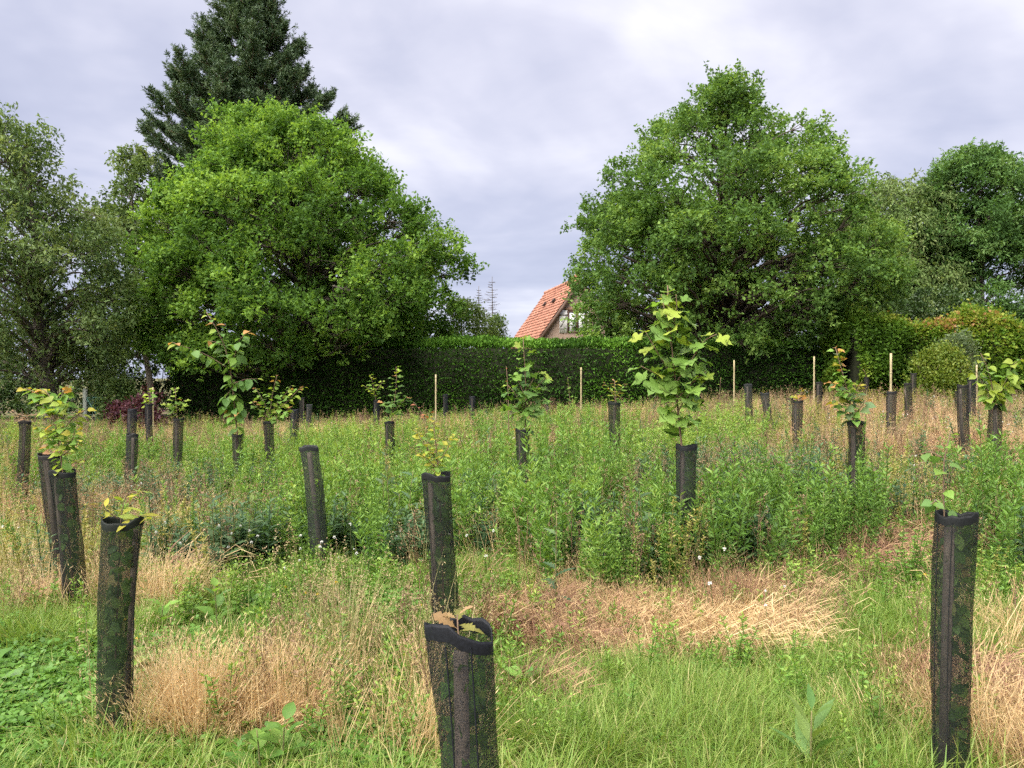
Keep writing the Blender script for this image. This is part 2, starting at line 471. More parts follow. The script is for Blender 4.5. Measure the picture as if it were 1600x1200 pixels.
broad_tree('maple_tree', 'broad bright green leafy tree in front of the tall dark pine', 490, 27.0,
    [(162, 352, 425), (200, 342, 515), (240, 336, 578), (285, 308, 615), (325, 252, 662), (370, 240, 716), (400, 234, 742), (440, 228, 738), (490, 214, 734), (530, 220, 716), (570, 250, 645), (606, 320, 565)],
    GREEN, 3, nb=300, nc=15, nt_=7, nl=7, leafL=0.12, leafW=0.078, bough=(0.5, 1.05), twig=0.46, upt=0.6, trunk_r=0.32, fill=0.26, lumps=0.22, shoots=70, shoot_n=3)
broad_tree('oak_tree', 'large spreading oak with sky gaps in its crown, partly hiding the house', 1125, 28.0,
    [(112, 1094, 1126), (140, 1050, 1176), (185, 1000, 1230), (215, 994, 1272), (250, 992, 1298), (280, 940, 1322), (315, 896, 1362), (370, 896, 1392), (420, 862, 1398), (460, 882, 1400), (500, 868, 1362), (535, 880, 1310), (572, 985, 1215)],
    OAKG, 5, nb=285, nc=14, nt_=7, nl=7, leafL=0.122, leafW=0.078, bough=(0.55, 1.05), twig=0.42, upt=0.25, fill=0.30, lumps=0.22, trunk_r=0.42, bark=bark_mat('bark_oak', (0.04, 0.030, 0.022), (0.11, 0.085, 0.062)))
broad_tree('cherry_tree', 'olive green tree with drooping branches and wispy top shoots at the far left edge', 84, 23.5,
    [(165, -40, 25), (205, -75, 85), (250, -100, 130), (310, -120, 170), (390, -130, 210), (460, -135, 232), (520, -130, 228), (560, -110, 200), (605, -60, 160)],
    CHERRY, 8, nb=105, nc=13, nt_=7, nl=6, leafL=0.13, leafW=0.055, bough=(0.6, 1.1), twig=0.46, droop=0.35, upt=0.15, trunk_r=0.24, shoots=16, fill=0.28)
broad_tree('birch_tree', 'slim birch with drooping twigs between the cherry tree and the pine', 238, 34.0,
    [(212, 165, 205), (240, 158, 240), (280, 168, 262), (320, 140, 285), (380, 130, 300), (450, 130, 305), (520, 140, 300), (560, 150, 290)],
    BIRCHG, 13, nb=44, nc=14, nt_=7, nl=7, leafL=0.14, leafW=0.09, bough=(0.6, 1.1), twig=0.5, droop=0.5, upt=0.0, trunk_r=0.15, bark=BARK, tall=0.9, lean=-0.6)
broad_tree('willow_tree', 'grey green weeping tree behind the right side of the oak', 1405, 37.0,
    [(256, 1340, 1425), (282, 1310, 1480), (340, 1300, 1500), (420, 1300, 1510), (480, 1305, 1515), (540, 1310, 1520)],
    WILLOW, 17, nb=75, nc=16, nt_=8, nl=7, leafL=0.20, leafW=0.075, bough=(0.8, 1.4), twig=0.85, droop=0.75, upt=-0.1, trunk_r=0.3)
broad_tree('ash_tree', 'round topped blue green ash tree above the yellowish hedge', 1530, 36.0,
    [(222, 1500, 1568), (245, 1458, 1598), (300, 1438, 1612), (380, 1428, 1622), (440, 1432, 1630), (500, 1440, 1630), (550, 1460, 1620)],
    ASHG, 19, nb=85, nc=18, nt_=7, nl=8, leafL=0.17, leafW=0.07, bough=(0.7, 1.25), twig=0.5, droop=0.2, upt=0.15, trunk_r=0.3)
broad_tree('ash_tree', 'second ash tree cut off by the right edge of the picture', 1668, 39.0,
    [(215, 1640, 1690), (250, 1592, 1740), (320, 1580, 1760), (420, 1580, 1770), (500, 1585, 1770), (560, 1600, 1750)],
    ASHG, 23, nb=50, nc=20, nt_=7, nl=8, leafL=0.17, leafW=0.07, bough=(0.7, 1.25), twig=0.5, droop=0.2, upt=0.15, trunk_r=0.3)

def pine_tree(label, trunk_px, Y, top, prof, seed):
    r = np.random.default_rng(seed)
    tx = (trunk_px - 800) / FOC * Y; g = gz(tx, Y)
    zs = np.array([EYE + (HOR - p[0]) / FOC * Y for p in prof])[::-1] - g
    xl = np.array([(p[1] - trunk_px) / FOC * Y for p in prof])[::-1]
    xr = np.array([(p[2] - trunk_px) / FOC * Y for p in prof])[::-1]
    zt = EYE + (HOR - top) / FOC * Y - g
    mb = MB()
    tz = np.linspace(-0.15, zt - 0.3, 14)
    mb.tube(np.stack([0.08*np.sin(tz), 0.08*np.cos(tz*0.8), tz], -1), 0.34*(1 - 0.93*np.linspace(0, 1, 14)), 9)
    base, dirs, lens, mixs_ = [], [], [], []
    z = zs[0]
    lev = 0
    while z < zt - 0.2:
        nbr = r.integers(6, 9); a0 = r.uniform(0, 6.28)
        for k in range(nbr):
            a = a0 + k*2*np.pi/nbr + r.normal()*0.2
            reach = np.interp(z + 0.8, zs, -xl) * (np.cos(a) < 0) + np.interp(z + 0.8, zs, xr) * (np.cos(a) >= 0)
            zt_ = z + 0.35*reach + 0.25
            reach = np.interp(zt_, zs, -xl) * (np.cos(a) < 0) + np.interp(zt_, zs, xr) * (np.cos(a) >= 0)
            reach = reach * r.uniform(0.72, 1.08)
            reach = max(reach, 0.35)
            nP = 7; t = np.linspace(0, 1, nP)
            rise = reach * r.uniform(0.22, 0.42)
            P = np.stack([np.cos(a)*reach*t, np.sin(a)*reach*t, z + rise*(t**2.0) - 0.10*reach*np.sin(t*np.pi)], -1)
            P[1:] += r.normal(size=(nP-1, 3))*0.05
            mb.tube(P, np.linspace(0.06 if reach > 1.5 else 0.03, 0.012, nP), 4, cap=False)
            # side twigs carrying needle tufts
            ns = int(8 + reach * 10)
            for s in range(ns):
                u = r.uniform(0.3, 1.0) ** 0.8
                b = np.array([np.interp(u, t, P[:, j]) for j in range(3)])
                sd = unit(np.array([np.cos(a), np.sin(a), 0])*0.7 + np.array([-np.sin(a), np.cos(a), 0])*r.normal()*0.8 + np.array([0, 0, r.uniform(0.15, 0.9)]))
                L = r.uniform(0.3, 0.75)
                if s % 2 == 0: mb.tube(np.stack([b, b + sd*L*0.5, b + sd*L + np.array([0, 0, 0.06])]), [0.014, 0.01, 0.006], 3, cap=False)
                m_ = r.uniform(0.15, 0.75)
                for q_ in range(2):
                    base.append(b + sd*L*(0.25 + 0.5*q_) + r.normal(size=3)*0.05)
                    dirs.append(unit(sd + np.array([0, 0, 0.55]) + r.normal(size=3)*0.25)); lens.append(r.uniform(0.22, 0.40)); mixs_.append(m_)
            base.append(P[-1]); dirs.append(unit(P[-1]-P[-2] + np.array([0, 0, 0.3]))); lens.append(0.45); mixs_.append(0.7)
        z += r.uniform(0.40, 0.56); lev += 1
    for k in range(9):
        base.append(np.array([r.normal()*0.12, r.normal()*0.12, zt - 0.9 + 0.1*k])); dirs.append(unit(np.array([r.normal()*0.4, r.normal()*0.4, 1]))); lens.append(0.4); mixs_.append(0.6)
    B, Dd, Ln, Mx = map(np.array, (base, dirs, lens, mixs_))
    nn = 23
    I = np.repeat(np.arange(len(B)), nn)
    u = r.uniform(0, 1, len(I))
    P = B[I] + Dd[I]*(Ln[I]*u)[:, None]
    D = unit(Dd[I]*0.75 + rand_dir(r, len(I))*0.75)
    V = leaf_quads(r, P, D, r.uniform(0.15, 0.24, len(I)), 0.042, up=0.2, fold=0.05)
    mix = np.clip(Mx[I] + r.normal(0, 0.12, len(I)), 0, 1)
    root = empty('pine_tree', (tx, Y, g)); tag(root, label, 'tree', 'tall trees behind the hedge')
    cr = obj('crown', leaf_mesh('crown', V, mix, PINEG), root); cr['kind'] = 'stuff'
    mb.build('trunk', BARK_RED, root, True)
pine_tree('tall dark blue green pine rising above every other tree', 393, 38.0, -14,
    [(-10, 380, 405), (20, 350, 440), (50, 325, 466), (90, 300, 485), (130, 262, 520), (170, 255, 540), (215, 240, 556), (260, 240, 556), (310, 248, 552), (380, 280, 520)], 31)

# dead spruce tops and shrubs behind the hedge
def dead_spruce(label, px, top, Y, seed):
    r = np.random.default_rng(seed); x = (px-800)/FOC*Y; g = gz(x, Y); H = EYE + (HOR-top)/FOC*Y - g
    root = empty('dead_spruce', (x, Y, g)); tag(root, label, 'tree', 'bare dead conifers')
    mb = MB(); mb.tube([(0, 0, -0.1), (0.03, 0, H*0.5), (0, 0.02, H)], [0.07, 0.04, 0.012], 6); mb.build('trunk', TWIG, root)
    mb = MB()
    for z in np.arange(H*0.42, H*0.97, 0.13):
        for k in range(4):
            a = r.uniform(0, 6.28); L = (H - z)*0.30 + 0.12; L *= r.uniform(0.6, 1.1)
            P = np.array([(0, 0, z), (np.cos(a)*L*0.5, np.sin(a)*L*0.5, z - 0.05*L), (np.cos(a)*L, np.sin(a)*L, z + 0.12*L)])
            mb.tube(P, [0.014, 0.010, 0.005], 3, cap=False)
            for s in (-1, 1):
                b = P[1]; mb.tube(np.array([b, b + np.array([np.cos(a+s*0.8), np.sin(a+s*0.8), 0.1])*L*0.4]), [0.007, 0.004], 3, cap=False)
    t = mb.build('bare_twigs', TWIG, root); t['kind'] = 'stuff'
dead_spruce('thin bare dead conifer, the taller of two beside the roof', 769, 432, 40.0, 41)
dead_spruce('shorter bare dead conifer touching the green crown', 748, 447, 41.0, 42)

def shrub(name, label, px, top, Y, halfw, mat, seed, n=900, leafL=0.11, leafW=0.07, group=None, depth=1.0, cat='shrub'):
    r = np.random.default_rng(seed); x = (px-800)/FOC*Y; g = gz(x, Y); H = EYE + (HOR-top)/FOC*Y - g
    th = r.uniform(0, 2*np.pi, n); zz = r.uniform(0.05, 1, n); hw = halfw*np.sqrt(np.clip(1 - (zz*1.02-0.25)**2/0.66, 0.05, 1))
    rho = np.sqrt(r.uniform(0.15, 1, n))
    K = np.stack([np.cos(th)*hw*rho, np.sin(th)*hw*rho*depth, zz*H], -1)
    K += lump(K, seed, 0.20*halfw, 3.4/halfw)[:, None]*unit(K*np.array([1, 1, 0.3]))
    nl = 30; I = np.repeat(np.arange(n), nl)
    out_ = unit(K*np.array([1, 1, 0.15]) + np.array([0, 0, 0.4*H]))
    P = K[I] + r.normal(size=(len(I), 3))*0.10
    D = unit(out_[I]*0.6 + rand_dir(r, len(I))*0.8)
    s = r.uniform(0.6, 1.2, len(I))
    V = leaf_quads(r, P, D, leafL*s, leafW*s)
    P2 = V[..., 2]; V[..., 2] = np.maximum(P2, 0.02)
    mix = np.clip(r.normal(0.45, 0.14, n)[I] + r.normal(0, 0.1, len(I)), 0, 1)
    root = empty(name, (x, Y, g)); tag(root, label, cat, group)
    f = obj('foliage', leaf_mesh('foliage', V, mix, mat), root); f['kind'] = 'stuff'
    mb = MB()
    for k in range(9):
        a = r.uniform(0, 6.28); L = halfw*0.7
        mb.tube(limb_path(r, (np.cos(a)*0.1, np.sin(a)*0.1, -0.05), (np.cos(a)*L, np.sin(a)*L*depth, H*0.75), 0.1), np.linspace(0.03, 0.008, 6), 4, cap=False)
    mb.build('stems', TWIG, root)
    return root
LIMEG = foliage_mat('leaf_larch', [(0.05, (0.07, 0.12, 0.03)), (0.5, (0.13, 0.19, 0.05)), (0.95, (0.20, 0.25, 0.08))])
PURPLE = foliage_mat('leaf_smokebush', [(0.05, (0.05, 0.020, 0.028)), (0.5, (0.095, 0.032, 0.045)), (0.95, (0.16, 0.06, 0.075))])
VARIE = foliage_mat('leaf_variegated', [(0.05, (0.05, 0.10, 0.012)), (0.5, (0.15, 0.21, 0.025)), (0.85, (0.27, 0.29, 0.06)), (1.0, (0.34, 0.23, 0.11))])
GREYG = foliage_mat('leaf_grey', [(0.05, (0.06, 0.10, 0.045)), (0.5, (0.13, 0.18, 0.08)), (0.95, (0.23, 0.27, 0.14))])
shrub('larch_shrub', 'pale yellow green feathery shrub poking out right of the bright green tree', 728, 470, 31.0, 1.5, LIMEG, 51, 500)
shrub('dark_shrub', 'low olive shrub beneath the dead conifers behind the clipped hedge', 772, 500, 32.0, 0.75, CHERRY, 52, 200)
shrub('smoke_bush', 'purple leaved bush beside the wire gate', 222, 615, 22.0, 0.60, PURPLE, 53, 38)
shrub('purple_shrub', 'small low purple bush left of the gate brace', 190, 628, 22.6, 0.30, PURPLE, 57, 50)
shrub('garden_shrub', 'small fresh green bush behind the purple bush', 185, 594, 23.5, 0.55, BIRCHG, 54, 110)
shrub('variegated_shrub', 'rounded yellow green variegated bush in front of the beech hedge', 1468, 546, 22.0, 0.82, VARIE, 55, 420, 0.08, 0.055)
shrub('grey_shrub', 'grey green bush rising behind the variegated bush', 1490, 520, 23.2, 0.75, GREYG, 56, 260, 0.09, 0.04)
k = 0
for px, top, Y, hw, lab in ((-60, 505, 33.0, 3.2, 'dark evergreen shrub under the far left tree'), (95, 520, 34.0, 3.0, 'dark evergreen shrub behind the brown trunk and the gate'), (235, 505, 35.5, 2.8, 'dark evergreen shrub below the birch'),
                            (1640, 500, 33.0, 3.4, 'dark shrub behind the beech hedge at the right edge'), (1460, 480, 33.0, 3.0, 'dark shrub under the weeping tree behind the beech hedge')):
    shrub('laurel_shrub', lab, px, top, Y, hw, DARKG, 60 + k, 420, 0.15, 0.09, 'dark shrubs under the trees', 0.5); k += 1

# ------------------------------------------------------------------ hedges
def hedge(name, label, x0, x1, y0, y1, top, mat, core, seed, n, L, W, rough_top, flat, tip_lit_mix=0.0, mixmean=0.42, layered=False):
    r = np.random.default_rng(seed)
    root = empty(name, ((x0+x1)/2, (y0+y1)/2, gz((x0+x1)/2, y0)))
    g0 = root.location.z; hx = (x1-x0)/2; hy = (y1-y0)/2; H = top - g0
    tag(root, label, 'hedge')
    mb = MB()
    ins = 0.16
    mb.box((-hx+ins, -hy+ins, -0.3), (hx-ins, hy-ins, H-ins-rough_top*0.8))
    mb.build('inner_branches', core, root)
    aF, aT, aE = 2*hx*H, 2*hx*2*hy, 2*hy*H
    cnt = (np.array([aF, aT*1.2, aE, aE, aF*0.35])/(aF*1.35+aT*1.2+2*aE)*n).astype(int)
    Ps, Ns = [], []
    for k, c in enumerate(cnt):
        u, v = r.uniform(-1, 1, c), r.uniform(0, 1, c)
        if k in (0, 4): s = -1 if k == 0 else 1; P = np.stack([u*hx, np.full(c, s*hy), v*H], -1); N = np.tile([[0, s*1.0, 0]], (c, 1))
        elif k == 1: P = np.stack([u*hx, (v*2-1)*hy, np.full(c, H)], -1); N = np.tile([[0, 0, 1.0]], (c, 1))
        else: s = -1 if k == 2 else 1; P = np.stack([np.full(c, s*hx), u*hy, v*H], -1); N = np.tile([[s*1.0, 0, 0]], (c, 1))
        Ps.append(P); Ns.append(N)
    P, N = np.vstack(Ps), np.vstack(Ns)
    tm = sstep(H-0.35, H, P[:, 2])
    wob = (lump(P, seed, 0.07, 1.3) + lump(P, seed+1, 0.04, 4.0))*(1 + 3*(rough_top > 0.2))
    P = P + N*(wob - r.uniform(0, 0.22, len(P)) + 0.04)[:, None]
    P[:, 2] += tm*(rough_top*(lump(P*np.array([1, 1, 0]), seed+2, 1.0, 2.0)*0.5 + r.normal(size=len(P))*0.35))
    if layered:
        bev = np.clip((P[:, 2] - (H - 0.45))/0.45, 0, 1)**2
        P[:, 1] += np.where(N[:, 1] < -0.5, 0.30*bev, 0.0)
        P[:, 2] += 0.022*np.sin(P[:, 2]*26 + 2*lump(P, seed+5, 1.0, 1.2))
    D = unit(N*0.75 + rand_dir(r, len(P))*flat + np.array([0, 0, 0.12]))
    s = r.uniform(0.6, 1.25, len(P))
    V = leaf_quads(r, P, D, L*s, W*s, up=0.9)
    mix = np.clip(mixmean + lump(P, seed+9, 0.16, 1.7) + lump(P, seed+13, 0.10, 5.0) + r.normal(0, 0.12, len(P)) + tip_lit_mix*tm*r.uniform(0.3, 1, len(P)), 0, 1)  # beech: real orange tips; conifer: lit top band painted into the spray colour
    f = obj('foliage', leaf_mesh('foliage', V, mix, mat), root); f['kind'] = 'stuff'
    return root
CONIF = foliage_mat('spray_conifer', [(0.05, (0.022, 0.058, 0.012)), (0.45, (0.044, 0.110, 0.017)), (0.75, (0.095, 0.215, 0.024)), (1.0, (0.16, 0.32, 0.04))], 0.25, 0.6, 0.15)
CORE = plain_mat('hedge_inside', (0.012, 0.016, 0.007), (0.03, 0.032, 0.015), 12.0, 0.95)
BEECH = foliage_mat('leaf_beech', [(0.05, (0.048, 0.105, 0.014)), (0.45, (0.105, 0.20, 0.024)), (0.75, (0.20, 0.28, 0.036)), (0.94, (0.32, 0.31, 0.06)), (1.0, (0.42, 0.24, 0.11))], 0.38, 0.6, 0.15)
hedge('conifer_hedge', 'long clipped dark green conifer hedge along the back of the field', -11.2, 11.8, 25.2, 26.9, at(0, 533, 25.2).z, CONIF, CORE, 71, 90000, 0.13, 0.05, 0.09, 0.55, 0.42, 0.40, True)
hedge('beech_hedge', 'loose yellow green beech hedge with orange tips at the right', 10.6, 19.5, 23.9, 25.1, at(0, 500, 24.0).z, BEECH, CORE, 75, 60000, 0.12, 0.085, 0.42, 0.85, 0.42, 0.36)

# ------------------------------------------------------------------ house
def brick_mat(name, a, b, mortar):
    m, nt, o = new_mat(name)
    t = nt.nodes.new('ShaderNodeTexCoord'); bt = nt.nodes.new('ShaderNodeTexBrick')
    mp = nt.nodes.new('ShaderNodeMapping'); mp.inputs['Rotation'].default_value = (math.radians(90), 0, 0)
    nt.links.new(t.outputs['Object'], mp.inputs[0]); nt.links.new(mp.outputs[0], bt.inputs['Vector'])
    bt.inputs['Scale'].default_value = 4.5; bt.inputs['Color1'].default_value = (*a, 1); bt.inputs['Color2'].default_value = (*b, 1); bt.inputs['Mortar'].default_value = (*mortar, 1)
    p = nt.nodes.new('ShaderNodeBsdfPrincipled'); p.inputs['Roughness'].default_value = 0.9
    nt.links.new(bt.outputs['Color'], p.inputs['Base Color']); nt.links.new(p.outputs[0], o.inputs['Surface'])
    return m
BRICK = brick_mat('gable_brick', (0.27, 0.175, 0.125), (0.34, 0.23, 0.17), (0.36, 0.31, 0.26))
m, nt, o = new_mat('roof_clay')
col = nramp(nt, nmath(nt, 'ADD', nmath(nt, 'MULTIPLY', nattr(nt, 'mix'), 0.5), nmath(nt, 'MULTIPLY', nnoise(nt, 1.1, 6), 0.5)), [(0.15, (0.20, 0.085, 0.06)), (0.4, (0.38, 0.165, 0.11)), (0.65, (0.49, 0.225, 0.15)), (0.95, (0.58, 0.31, 0.22))])
p = nt.nodes.new('ShaderNodeBsdfPrincipled'); p.inputs['Roughness'].default_value = 0.85
nt.links.new(col, p.inputs['Base Color']); nt.links.new(p.outputs[0], o.inputs['Surface'])
CLAY = m
PAINT = plain_mat('white_paint', (0.62, 0.60, 0.57), (0.78, 0.77, 0.74), 5.0, 0.6)
DWOOD = plain_mat('dark_window_wood', (0.07, 0.04, 0.028), (0.13, 0.075, 0.05), 9.0, 0.6)
LEAD = plain_mat('dark_vent', (0.05, 0.035, 0.03), (0.10, 0.06, 0.05), 9.0, 0.7)
m, nt, o = new_mat('window_glass')
p = nt.nodes.new('ShaderNodeBsdfPrincipled'); p.inputs['Base Color'].default_value = (0.06, 0.07, 0.08, 1); p.inputs['Roughness'].default_value = 0.06; p.inputs['Specular IOR Level'].default_value = 0.8
nt.links.new(p.outputs[0], o.inputs['Surface']); GLASS = m
CURTAIN = plain_mat('net_curtain', (0.62, 0.63, 0.64), (0.8, 0.8, 0.8), 30.0, 0.9)
def house():
    A = at(905, 436, 44.0)                       # near gable apex
    ang = math.atan2(1.25, 6.2)                  # ridge runs away and a little to the left
    root = empty('house', (A.x, A.y, gz(A.x, A.y)))
    root.rotation_euler = (0, 0, ang)
    tag(root, 'brick house with steep orange tiled roof behind the hedge and oak', 'house')
    H = A.z - root.location.z; LEN = 8.0
    slope = 3.25/2.3; ev = 3.35; He = H - slope*ev
    mb = MB()
    w = ev - 0.3; zt = H - 0.12
    hw = zt - slope*w
    V = [(-w, 0, -0.2), (w, 0, -0.2), (w, 0, hw), (0, 0, zt), (-w, 0, hw), (-w, LEN, -0.2), (w, LEN, -0.2), (w, LEN, hw), (0, LEN, zt), (-w, LEN, hw)]
    mb.add(V, tris=[(4, 2, 3), (9, 8, 7)], quads=[(0, 1, 2, 4), (5, 9, 7, 6), (0, 4, 9, 5), (1, 6, 7, 2)])
    mb.build('wall', BRICK, root)
    # roof: slab on each side, overhanging the gable
    sl = math.atan(slope); Ls = ev/math.cos(sl)
    rf = MB()
    for s in (-1, 1):
        d = np.array([s*math.cos(sl), 0, -math.sin(sl)]); nrm = np.array([s*math.sin(sl), 0, math.cos(sl)])
        c = np.array([0, LEN/2, H]) + d*Ls/2
        rf.obox(c - nrm*0.06, d, np.array([0, 1, 0]), nrm, Ls/2, LEN/2 + 0.25, 0.05)
    roof = rf.build('roof', DWOOD, root)
    # clay tiles in overlapping courses, each tile its own slab, joined
    r = np.random.default_rng(5); tl = MB()
    tw, tlen = 0.21, 0.25
    for s in (-1, 1):
        d = np.array([s*math.cos(sl), 0, -math.sin(sl)]); nrm = np.array([s*math.sin(sl), 0, math.cos(sl)])
        nr = int(Ls/tlen); ncol = int((LEN+0.5)/tw)
        for a in range(nr):
            flare = 0.10*max(0, (a - nr + 4))**1.5*0.25
            for b in range(ncol):
                y0 = -0.25 + b*tw
                lift0, lift1 = 0.012 + flare*0.8, 0.065 + flare
                c0 = np.array([0, 0, H]) + d*(a*tlen); c1 = np.array([0, 0, H]) + d*((a+1)*tlen + 0.05)
                jit = r.normal()*0.006
                V = []
                for (cpt, lift) in ((c0, lift0), (c1, lift1)):
                    for fy, bu_ in ((0.0, 0.0), (0.33, 0.035), (0.7, 0.03), (0.97, -0.005)):
                        V.append(cpt + np.array([0, y0 + fy*tw, 0]) + nrm*(lift + bu_ + jit))
                V += [V[4] - nrm*0.03, V[5] - nrm*0.03, V[6] - nrm*0.03, V[7] - nrm*0.03]
                q = [(0, 1, 5, 4), (1, 2, 6, 5), (2, 3, 7, 6), (4, 5, 9, 8), (5, 6, 10, 9), (6, 7, 11, 10)]
                if s > 0: q = [x[::-1] for x in q]
                tl.add(V, quads=q, mix=np.clip(0.5 + r.normal()*0.22, 0, 1))
    t = tl.build('roof_tiles', CLAY, roof); t['kind'] = 'stuff'
    mb = MB()
    for k in range(22): mb.tube([(0, -0.3 + k*0.38, H+0.05), (0, -0.3 + k*0.38 + 0.40, H+0.075)], 0.12, 8, mix=r.uniform(0.3, 0.9))
    mb.build('ridge_tiles', CLAY, roof)
    for s in (-1, 1):
        d = np.array([s*math.cos(sl), 0, -math.sin(sl)]); nrm = np.array([s*math.sin(sl), 0, math.cos(sl)])
        mb = MB(); mb.obox(np.array([0, -0.262, H]) + d*Ls/2 - nrm*0.10, d, np.array([0, 1, 0]), nrm, Ls/2, 0.012, 0.09); mb.build('verge_board', DWOOD, roof)
    d = np.array([-math.cos(sl), 0, -math.sin(sl)]); nrm = np.array([-math.sin(sl), 0, math.cos(sl)])
    for u, y in ((1.35, 4.6), (1.35, 2.4)):
        mb = MB(); c = np.array([0, y, H]) + d*u + nrm*0.12
        mb.obox(c, d, np.array([0, 1, 0]), nrm, 0.13, 0.10, 0.06); mb.obox(c + nrm*0.075 + d*0.03, d, np.array([0, 1, 0]), nrm, 0.16, 0.13, 0.02)
        mb.build('roof_vent', LEAD, roof)
    mb = MB(); mb.box((0.5, 3.2, H-1.2), (1.05, 3.8, H+0.45)); mb.box((0.44, 3.14, H+0.452), (1.11, 3.86, H+0.54)); mb.tube([(0.775, 3.5, H+0.541), (0.775, 3.5, H+0.72)], [0.13, 0.10], 8)
    mb.build('chimney', CLAY, roof)
    # window in the gable: frame, two sashes with panes, shutter folded back on the left
    zc = at(0, 503, 44.0).z - root.location.z
    wx0 = (at(886, 0, 44.0).x - A.x); wx1 = (at(917, 0, 44.0).x - A.x)
    fr = MB(); z0, z1 = zc - 0.62, zc + 0.62
    for lo, hi in (((wx0, -0.06, z0), (wx0+0.07, -0.003, z1)), ((wx1-0.07, -0.06, z0), (wx1, -0.003, z1)), ((wx0+0.0701, -0.06, z1-0.07), (wx1-0.0701, -0.003, z1)), ((wx0+0.0701, -0.06, z0), (wx1-0.0701, -0.003, z0+0.07)), (((wx0+wx1)/2-0.05, -0.06, z0+0.0701), ((wx0+wx1)/2+0.05, -0.003, z1-0.0701))):
        fr.box(lo, hi)
    win = fr.build('window', DWOOD, root)
    for a, b in ((wx0+0.0702, (wx0+wx1)/2-0.0502), ((wx0+wx1)/2+0.0502, wx1-0.0702)):
        g_ = MB(); g_.box((a, -0.032, z0+0.0702), (b, -0.022, z1-0.0702)); g_.build('pane', GLASS, win)
        c_ = MB(); c_.box((a+0.04, -0.040, z0+0.08), (b-0.06, -0.034, z1-0.12)); c_.build('curtain', CURTAIN, win)
    sx1 = wx0 - 0.02; sx0 = sx1 - 0.46
    sh = MB()
    for k in range(4):
        sh.box((sx0 + k*0.115, -0.045, z0-0.02), (sx0 + k*0.115 + 0.110, -0.012, z1+0.02))
    shut = sh.build('shutter', PAINT, root)
    br = MB()
    br.box((sx0, -0.066, z1-0.28), (sx1, -0.047, z1-0.20)); br.box((sx0, -0.066, z0+0.20), (sx1, -0.047, z0+0.28))
    a0 = np.array([sx0+0.05, -0.056, z0+0.30]); a1 = np.array([sx1-0.06, -0.056, z1-0.30]); dd = unit(a1-a0)
    br.obox((a0+a1)/2, dd, np.array([0, 1, 0]), np.cross(dd, [0, 1, 0]), np.linalg.norm(a1-a0)/2, 0.008, 0.035)
    br.build('shutter_brace', plain_mat('shutter_brace_grey', (0.25, 0.23, 0.22), (0.36, 0.34, 0.32), 8.0), shut)
    lb = MB(); lb.box((wx0-0.15, -0.03, z1+0.03), (wx1+0.15, -0.004, z1+0.20)); lb.build('lintel', plain_mat('lintel_wood', (0.24, 0.14, 0.09), (0.34, 0.21, 0.14), 5.0), root)
    jb = MB(); jb.box((wx1+0.04, -0.05, z0), (wx1+0.12, -0.004, z1+0.02)); jb.build('jamb', PAINT, root)
house()

# ------------------------------------------------------------------ wire gate at the left
GATEW = plain_mat('gate_pale_wood', (0.30, 0.33, 0.27), (0.48, 0.50, 0.42), 12.0, 0.85)
GATEG = plain_mat('gate_green_metal', (0.09, 0.20, 0.155), (0.14, 0.27, 0.21), 12.0, 0.5)
def gate():
    Y = 23.8; p = at(133, 650, Y); g = gz(p.x, Y); root = empty('wire_gate', (p.x, Y, g))
    tag(root, 'green wire mesh gate with pale posts and diagonal brace at the left', 'gate')
    H = at(0, 607, Y).z - g; W = 1.15
    mb = MB(); mb.box((-0.05, -0.05, -0.2), (0.05, 0.05, H)); mb.build('post', GATEW, root)
    mb = MB(); mb.box((W, -0.04, -0.2), (W+0.08, 0.04, H*0.9)); mb.build('post', GATEW, root)
    zt = H - 0.28
    for z in (zt, 0.22):
        mb = MB(); mb.tube([(0.05, 0, z), (W, 0, z)], 0.022, 6); mb.build('rail', GATEG, root)
    mb = MB(); mb.tube([(0.07, -0.03, zt-0.03), (0.62, -0.03, 0.25)], 0.022, 6); mb.build('brace', GATEG, root)
    mb = MB(); mb.tube([(0.48, -0.06, 0.1), (0.86, -0.06, zt-0.05)], 0.03, 6); mb.build('brace', GATEW, root)
    mb = MB()
    for x in np.arange(0.12, W, 0.10): mb.tube([(x, 0, 0.24), (x, 0, zt-0.02)], 0.006, 4, cap=False)
    for z in np.arange(0.32, zt-0.04, 0.12): mb.tube([(0.06, 0.0, z), (W-0.01, 0.0, z)], 0.005, 4, cap=False)
    mb.build('wire_mesh', GATEG, root)
gate()
# ------------------------------------------------------------------ tree guards (net sleeves on stakes)
m, nt, o = new_mat('guard_net')
oi = nt.nodes.new('ShaderNodeObjectInfo')
t = nt.nodes.new('ShaderNodeTexCoord')
wv = nt.nodes.new('ShaderNodeTexVoronoi'); wv.inputs['Scale'].default_value = 420.0
nt.links.new(t.outputs['Object'], wv.inputs['Vector'])
f = nnoise(nt, 16.0, 5, 0.6); f2 = nnoise(nt, 130.0, 3, 0.6)
holes = nmath(nt, 'ADD', nmath(nt, 'MULTIPLY', nramp(nt, f, [(0.35, (0, 0, 0)), (0.68, (1, 1, 1))]), 0.15), nmath(nt, 'MULTIPLY', nramp(nt, wv.outputs['Distance'], [(0.25, (1, 1, 1)), (0.75, (0, 0, 0))]), 0.72))
p = nt.nodes.new('ShaderNodeBsdfPrincipled'); p.inputs['Roughness'].default_value = 0.6; p.inputs['Specular IOR Level'].default_value = 0.25
nt.links.new(nmixc(nt, 1.0, nramp(nt, f2, [(0.3, (0.5, 0.52, 0.5)), (0.72, (1.35, 1.4, 1.35))]), oi.outputs['Color'], 'MULTIPLY'), p.inputs['Base Color'])
bu = nt.nodes.new('ShaderNodeBump'); bu.inputs['Strength'].default_value = 0.5; bu.inputs['Distance'].default_value = 0.004
